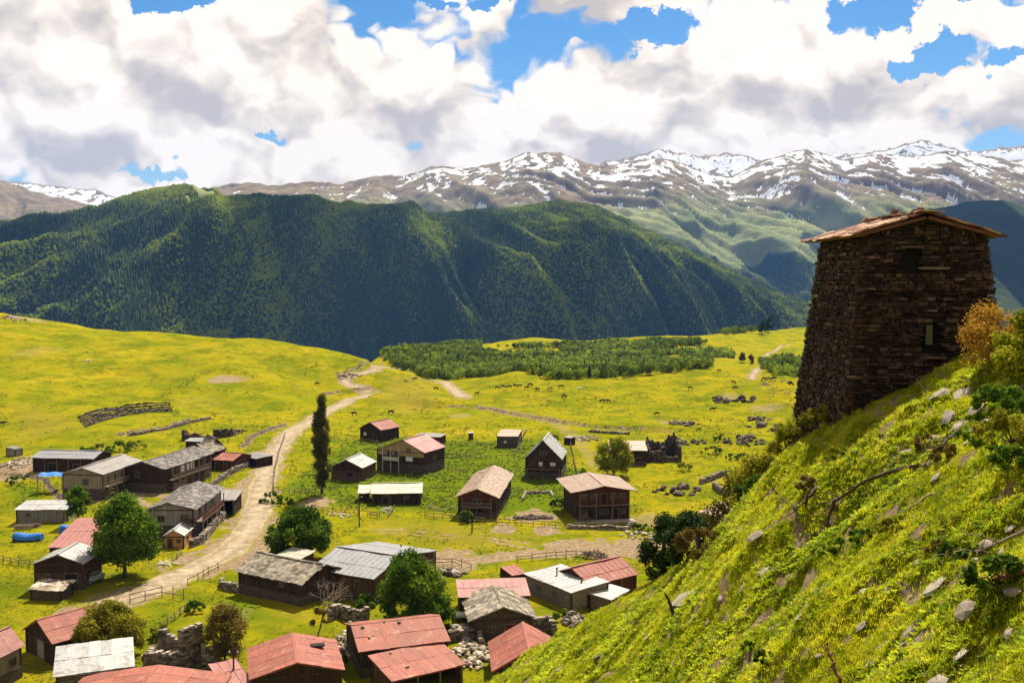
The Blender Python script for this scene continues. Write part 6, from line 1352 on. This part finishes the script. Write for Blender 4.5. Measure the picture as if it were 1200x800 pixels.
def hill_grass(N_):
    d = np.exp(rng.uniform(math.log(5.5), math.log(95), N_)); u = rng.uniform(-.10, .64, N_); keep = rng.random(N_) < np.clip((d / 40) ** .25, .3, 1); d, u = d[keep], u[keep]
    x, y = u * d, d; z, hm = Hbase(x, y); dirt = masks(x, y, z, hm)[0]; n1 = fbm(x / 1.6 + 7, y / 1.6, 4); n2 = fbm(x / 4, y / 4 + 5, 3)
    ok = (hm > .55) & (rng.random(len(x)) > np.clip(dirt * 1.2, 0, .97)) & (n1 > -.75); x, y, z, n1, n2, d = (a[ok] for a in (x, y, z, n1, n2, d)); n = len(x)
    rr_ = rng.random(n); weed = (rr_ < .30 + .5 * n2); dry = rng.random(n) < (.10 + .12 * np.maximum(-n1, 0)); fl = rng.random(n) < .06
    pk = np.floor(rng.random(n) * 3); pk = np.where(weed, 3 + pk, pk); pk = np.where(dry, 6 + np.floor(rng.random(n) * 2), pk); pk = np.where(fl, 8, pk)
    sc_ = rng.uniform(.38, 1.0, n) * np.clip((d / 22) ** .45, .6, 1.6) * (1 + .35 * n2); tint = np.clip(.5 + .5 * n1 + .25 * rng.normal(size=n) + .25 * fbm(x / 7 + 3, y / 5, 2), 0, 1)
    rot = np.stack([rng.normal(size=n) * .15 + .1, rng.normal(size=n) * .15 - .25, rng.random(n) * 6.28], 1); scatter('hillside_grass', np.stack([x, y, z - .02], 1), sc_, rot, tint, PG, pk, label='thick yellow green grass and weeds covering the near hillside'); print('hill grass', n)
hill_grass(420000)
M_mt = leaf_mat('meadow tussocks', (.08, .13, .006), (.18, .22, .008), (.34, .32, .012), True, .2)
PM = [proto('tussock_%d' % i, weed_mesh(40 + i, 12, .34, .34), M_mt) for i in range(3)]
def meadow_tufts(N_):
    d = np.exp(rng.uniform(math.log(98), math.log(470), N_)); u = rng.uniform(-.56, .45, N_); x, y = u * d, d; z, hm = Hbase(x, y); dirt, rock, lush, dry = masks(x, y, z, hm); n1 = fbm(x / 9 + 7, y / 9, 4) + .4 * fbm(x / 50, y / 50 + 3, 2)
    left = sm(-.30, -.40, u) * sm(270, 310, d)
    ok = (hm < .4) & (dirt < .3) & (rng.random(N_) < np.clip(.22 + .9 * n1 + .35 * lush + .4 * rock - .35 * left, .02, 1)); x, y, z, n1, d, lush = (a[ok] for a in (x, y, H(x, y), n1, d, lush)); n = len(x)
    sc_ = rng.uniform(.3, 1.0, n) * np.clip(d / 230, .55, 1.3) * (.85 + .4 * lush); tint = np.clip(.6 + .25 * rng.normal(size=n) - .2 * lush, 0, 1)
    scatter('meadow_grass', np.stack([x, y, z - .03], 1), sc_, np.stack([x * 0, x * 0, rng.random(n) * 6.28], 1), tint, PM, np.floor(rng.random(n) * 3), label='rough grass tussocks over the village meadows'); print('meadow', n)
meadow_tufts(160000)
# ---------------------------------------------------------------- grazing cattle
def animals():
    V = [(-.75, 0, 1.05), (-.35, 0, 1.08), (.1, 0, 1.05), (.6, 0, 1.12), (.95, 0, 1.28), (1.22, 0, 1.2), (1.5, 0, 1.02), (-.72, -.2, .95), (-.78, -.22, .5), (-.74, -.22, .02), (-.72, .2, .95), (-.78, .22, .5), (-.74, .22, .02), (.58, -.2, .95), (.6, -.2, .5), (.58, -.2, .02), (.58, .2, .95), (.6, .2, .5), (.58, .2, .02), (-.98, 0, .95), (-1.0, 0, .5)]
    E = [(0, 1), (1, 2), (2, 3), (3, 4), (4, 5), (5, 6), (0, 7), (7, 8), (8, 9), (0, 10), (10, 11), (11, 12), (3, 13), (13, 14), (14, 15), (3, 16), (16, 17), (17, 18), (0, 19), (19, 20)]
    Rr = [.30, .36, .38, .32, .2, .17, .1, .17, .09, .07, .17, .09, .07, .15, .08, .065, .15, .08, .065, .05, .035]
    def make(graze):
        vv = [list(v) for v in V]
        if graze: vv[4] = [.98, 0, 1.0]; vv[5] = [1.2, 0, .62]; vv[6] = [1.36, 0, .3]
        me = bpy.data.meshes.new('cow'); me.from_pydata(vv, E, []); ob = bpy.data.objects.new('tmp', me); COL.objects.link(ob); sk = ob.modifiers.new('s', 'SKIN'); me.skin_vertices.new() if not me.skin_vertices else None
        for i, r_ in enumerate(Rr): me.skin_vertices[0].data[i].radius = (r_ * .85, r_)
        me.skin_vertices[0].data[0].use_root = True; ss = ob.modifiers.new('ss', 'SUBSURF'); ss.levels = 1; dg = bpy.context.evaluated_depsgraph_get(); res = bpy.data.meshes.new_from_object(ob.evaluated_get(dg)); bpy.data.objects.remove(ob); return res
    mstand, mgraze = make(False), make(True)
    hides = [mat('dark brown hide', (.045, .025, .016)), mat('black hide', (.015, .013, .012)), mat('pale cream hide', (.55, .48, .36)), mat('red brown hide', (.16, .06, .03))]
    ml = {}
    spots_ = [(415, 487, 0), (458, 485, 1), (559, 463, 0), (583, 456, 0), (590, 455, 1), (597, 455, 0), (604, 454, 1), (609, 454, 0), (617, 456, 0), (621, 453, 1), (630, 458, 0), (645, 457, 3), (657, 455, 0), (661, 466, 0), (680, 458, 2), (511, 457, 1), (809, 457, 0), (770, 487, 0), (835, 482, 0), (843, 436, 0), (860, 450, 0), (862, 456, 1), (895, 446, 0), (901, 446, 1), (906, 446, 0), (926, 450, 0), (927, 452, 1), (103, 426, 2), (2, 499, 0), (372, 451, 0), (486, 446, 1), (706, 472, 0), (713, 472, 1)]
    for i, (px, py, h) in enumerate(spots_):
        p = at(px, py, dmin=200); key = (i % 2, h)
        if key not in ml: m_ = (mstand, mgraze)[i % 2].copy(); m_.materials.clear(); m_.materials.append(hides[h]); ml[key] = m_
        o = link('cow', ml[key], None); o.location = p; o.rotation_euler = (0, 0, random.choice((0, 3.14)) + random.uniform(-.7, .7)); k_ = random.uniform(.95, 1.15); o.scale = (k_, k_, k_)
        lb = {0: 'dark brown cow grazing on the far meadow', 1: 'black cow grazing on the far meadow', 3: 'only red brown cow in the herd on the far meadow'}.get(h) or {680: 'pale cream cow right of the herd on the far meadow', 103: 'pale cream cow alone on the left hill'}[px]
        if h in (0, 1):
            col = 'dark brown' if h == 0 else 'black'; pos = 'facing left' if abs(o.rotation_euler.z) > 1.57 else 'facing right'
            wh = 'above the highest orange roofed house' if py > 480 and px < 500 else 'in the row of cattle left of the herd' if 575 < px < 612 else 'in the middle of the herd on the far meadow' if 612 <= px < 690 else 'beside the grassy spur of the road' if px < 575 and px > 450 else 'on the left hill' if px < 450 else 'near the pink roofed house side of the knoll' if 690 <= px < 800 and py > 465 else 'on the knoll left of the tower' if px < 870 else 'in the small group close to the tower'
            lb = f'{col} cow {wh}, {pos}'
        tag(o, lb, 'cow', 'cattle grazing on the meadows')
animals()
# ================================================================ HAZE
def haze():
    bm = bmesh.new(); x0, x1, y0, y1, z0, z1 = -9500, 9500, -2200, 11200, -420, 1500
    bmesh.ops.create_cube(bm, size=1, matrix=Matrix.Translation(((x0 + x1) / 2, (y0 + y1) / 2, (z0 + z1) / 2)) @ Matrix.Diagonal((x1 - x0, y1 - y0, z1 - z0, 1)))
    me = bpy.data.meshes.new('haze'); bm.to_mesh(me); bm.free()
    m = bpy.data.materials.new('haze'); m.use_nodes = True; nt = m.node_tree; nt.nodes.clear()
    o = nt.nodes.new('ShaderNodeOutputMaterial'); v = nt.nodes.new('ShaderNodeVolumePrincipled')
    v.inputs['Color'].default_value = (.15, .40, 1, 1); v.inputs['Density'].default_value = 3.0e-5; v.inputs['Anisotropy'].default_value = .0
    nt.links.new(v.outputs[0], o.inputs['Volume']); link('haze', me, m, kind='stuff', label='thin blue air between the meadow and the mountains')
haze()
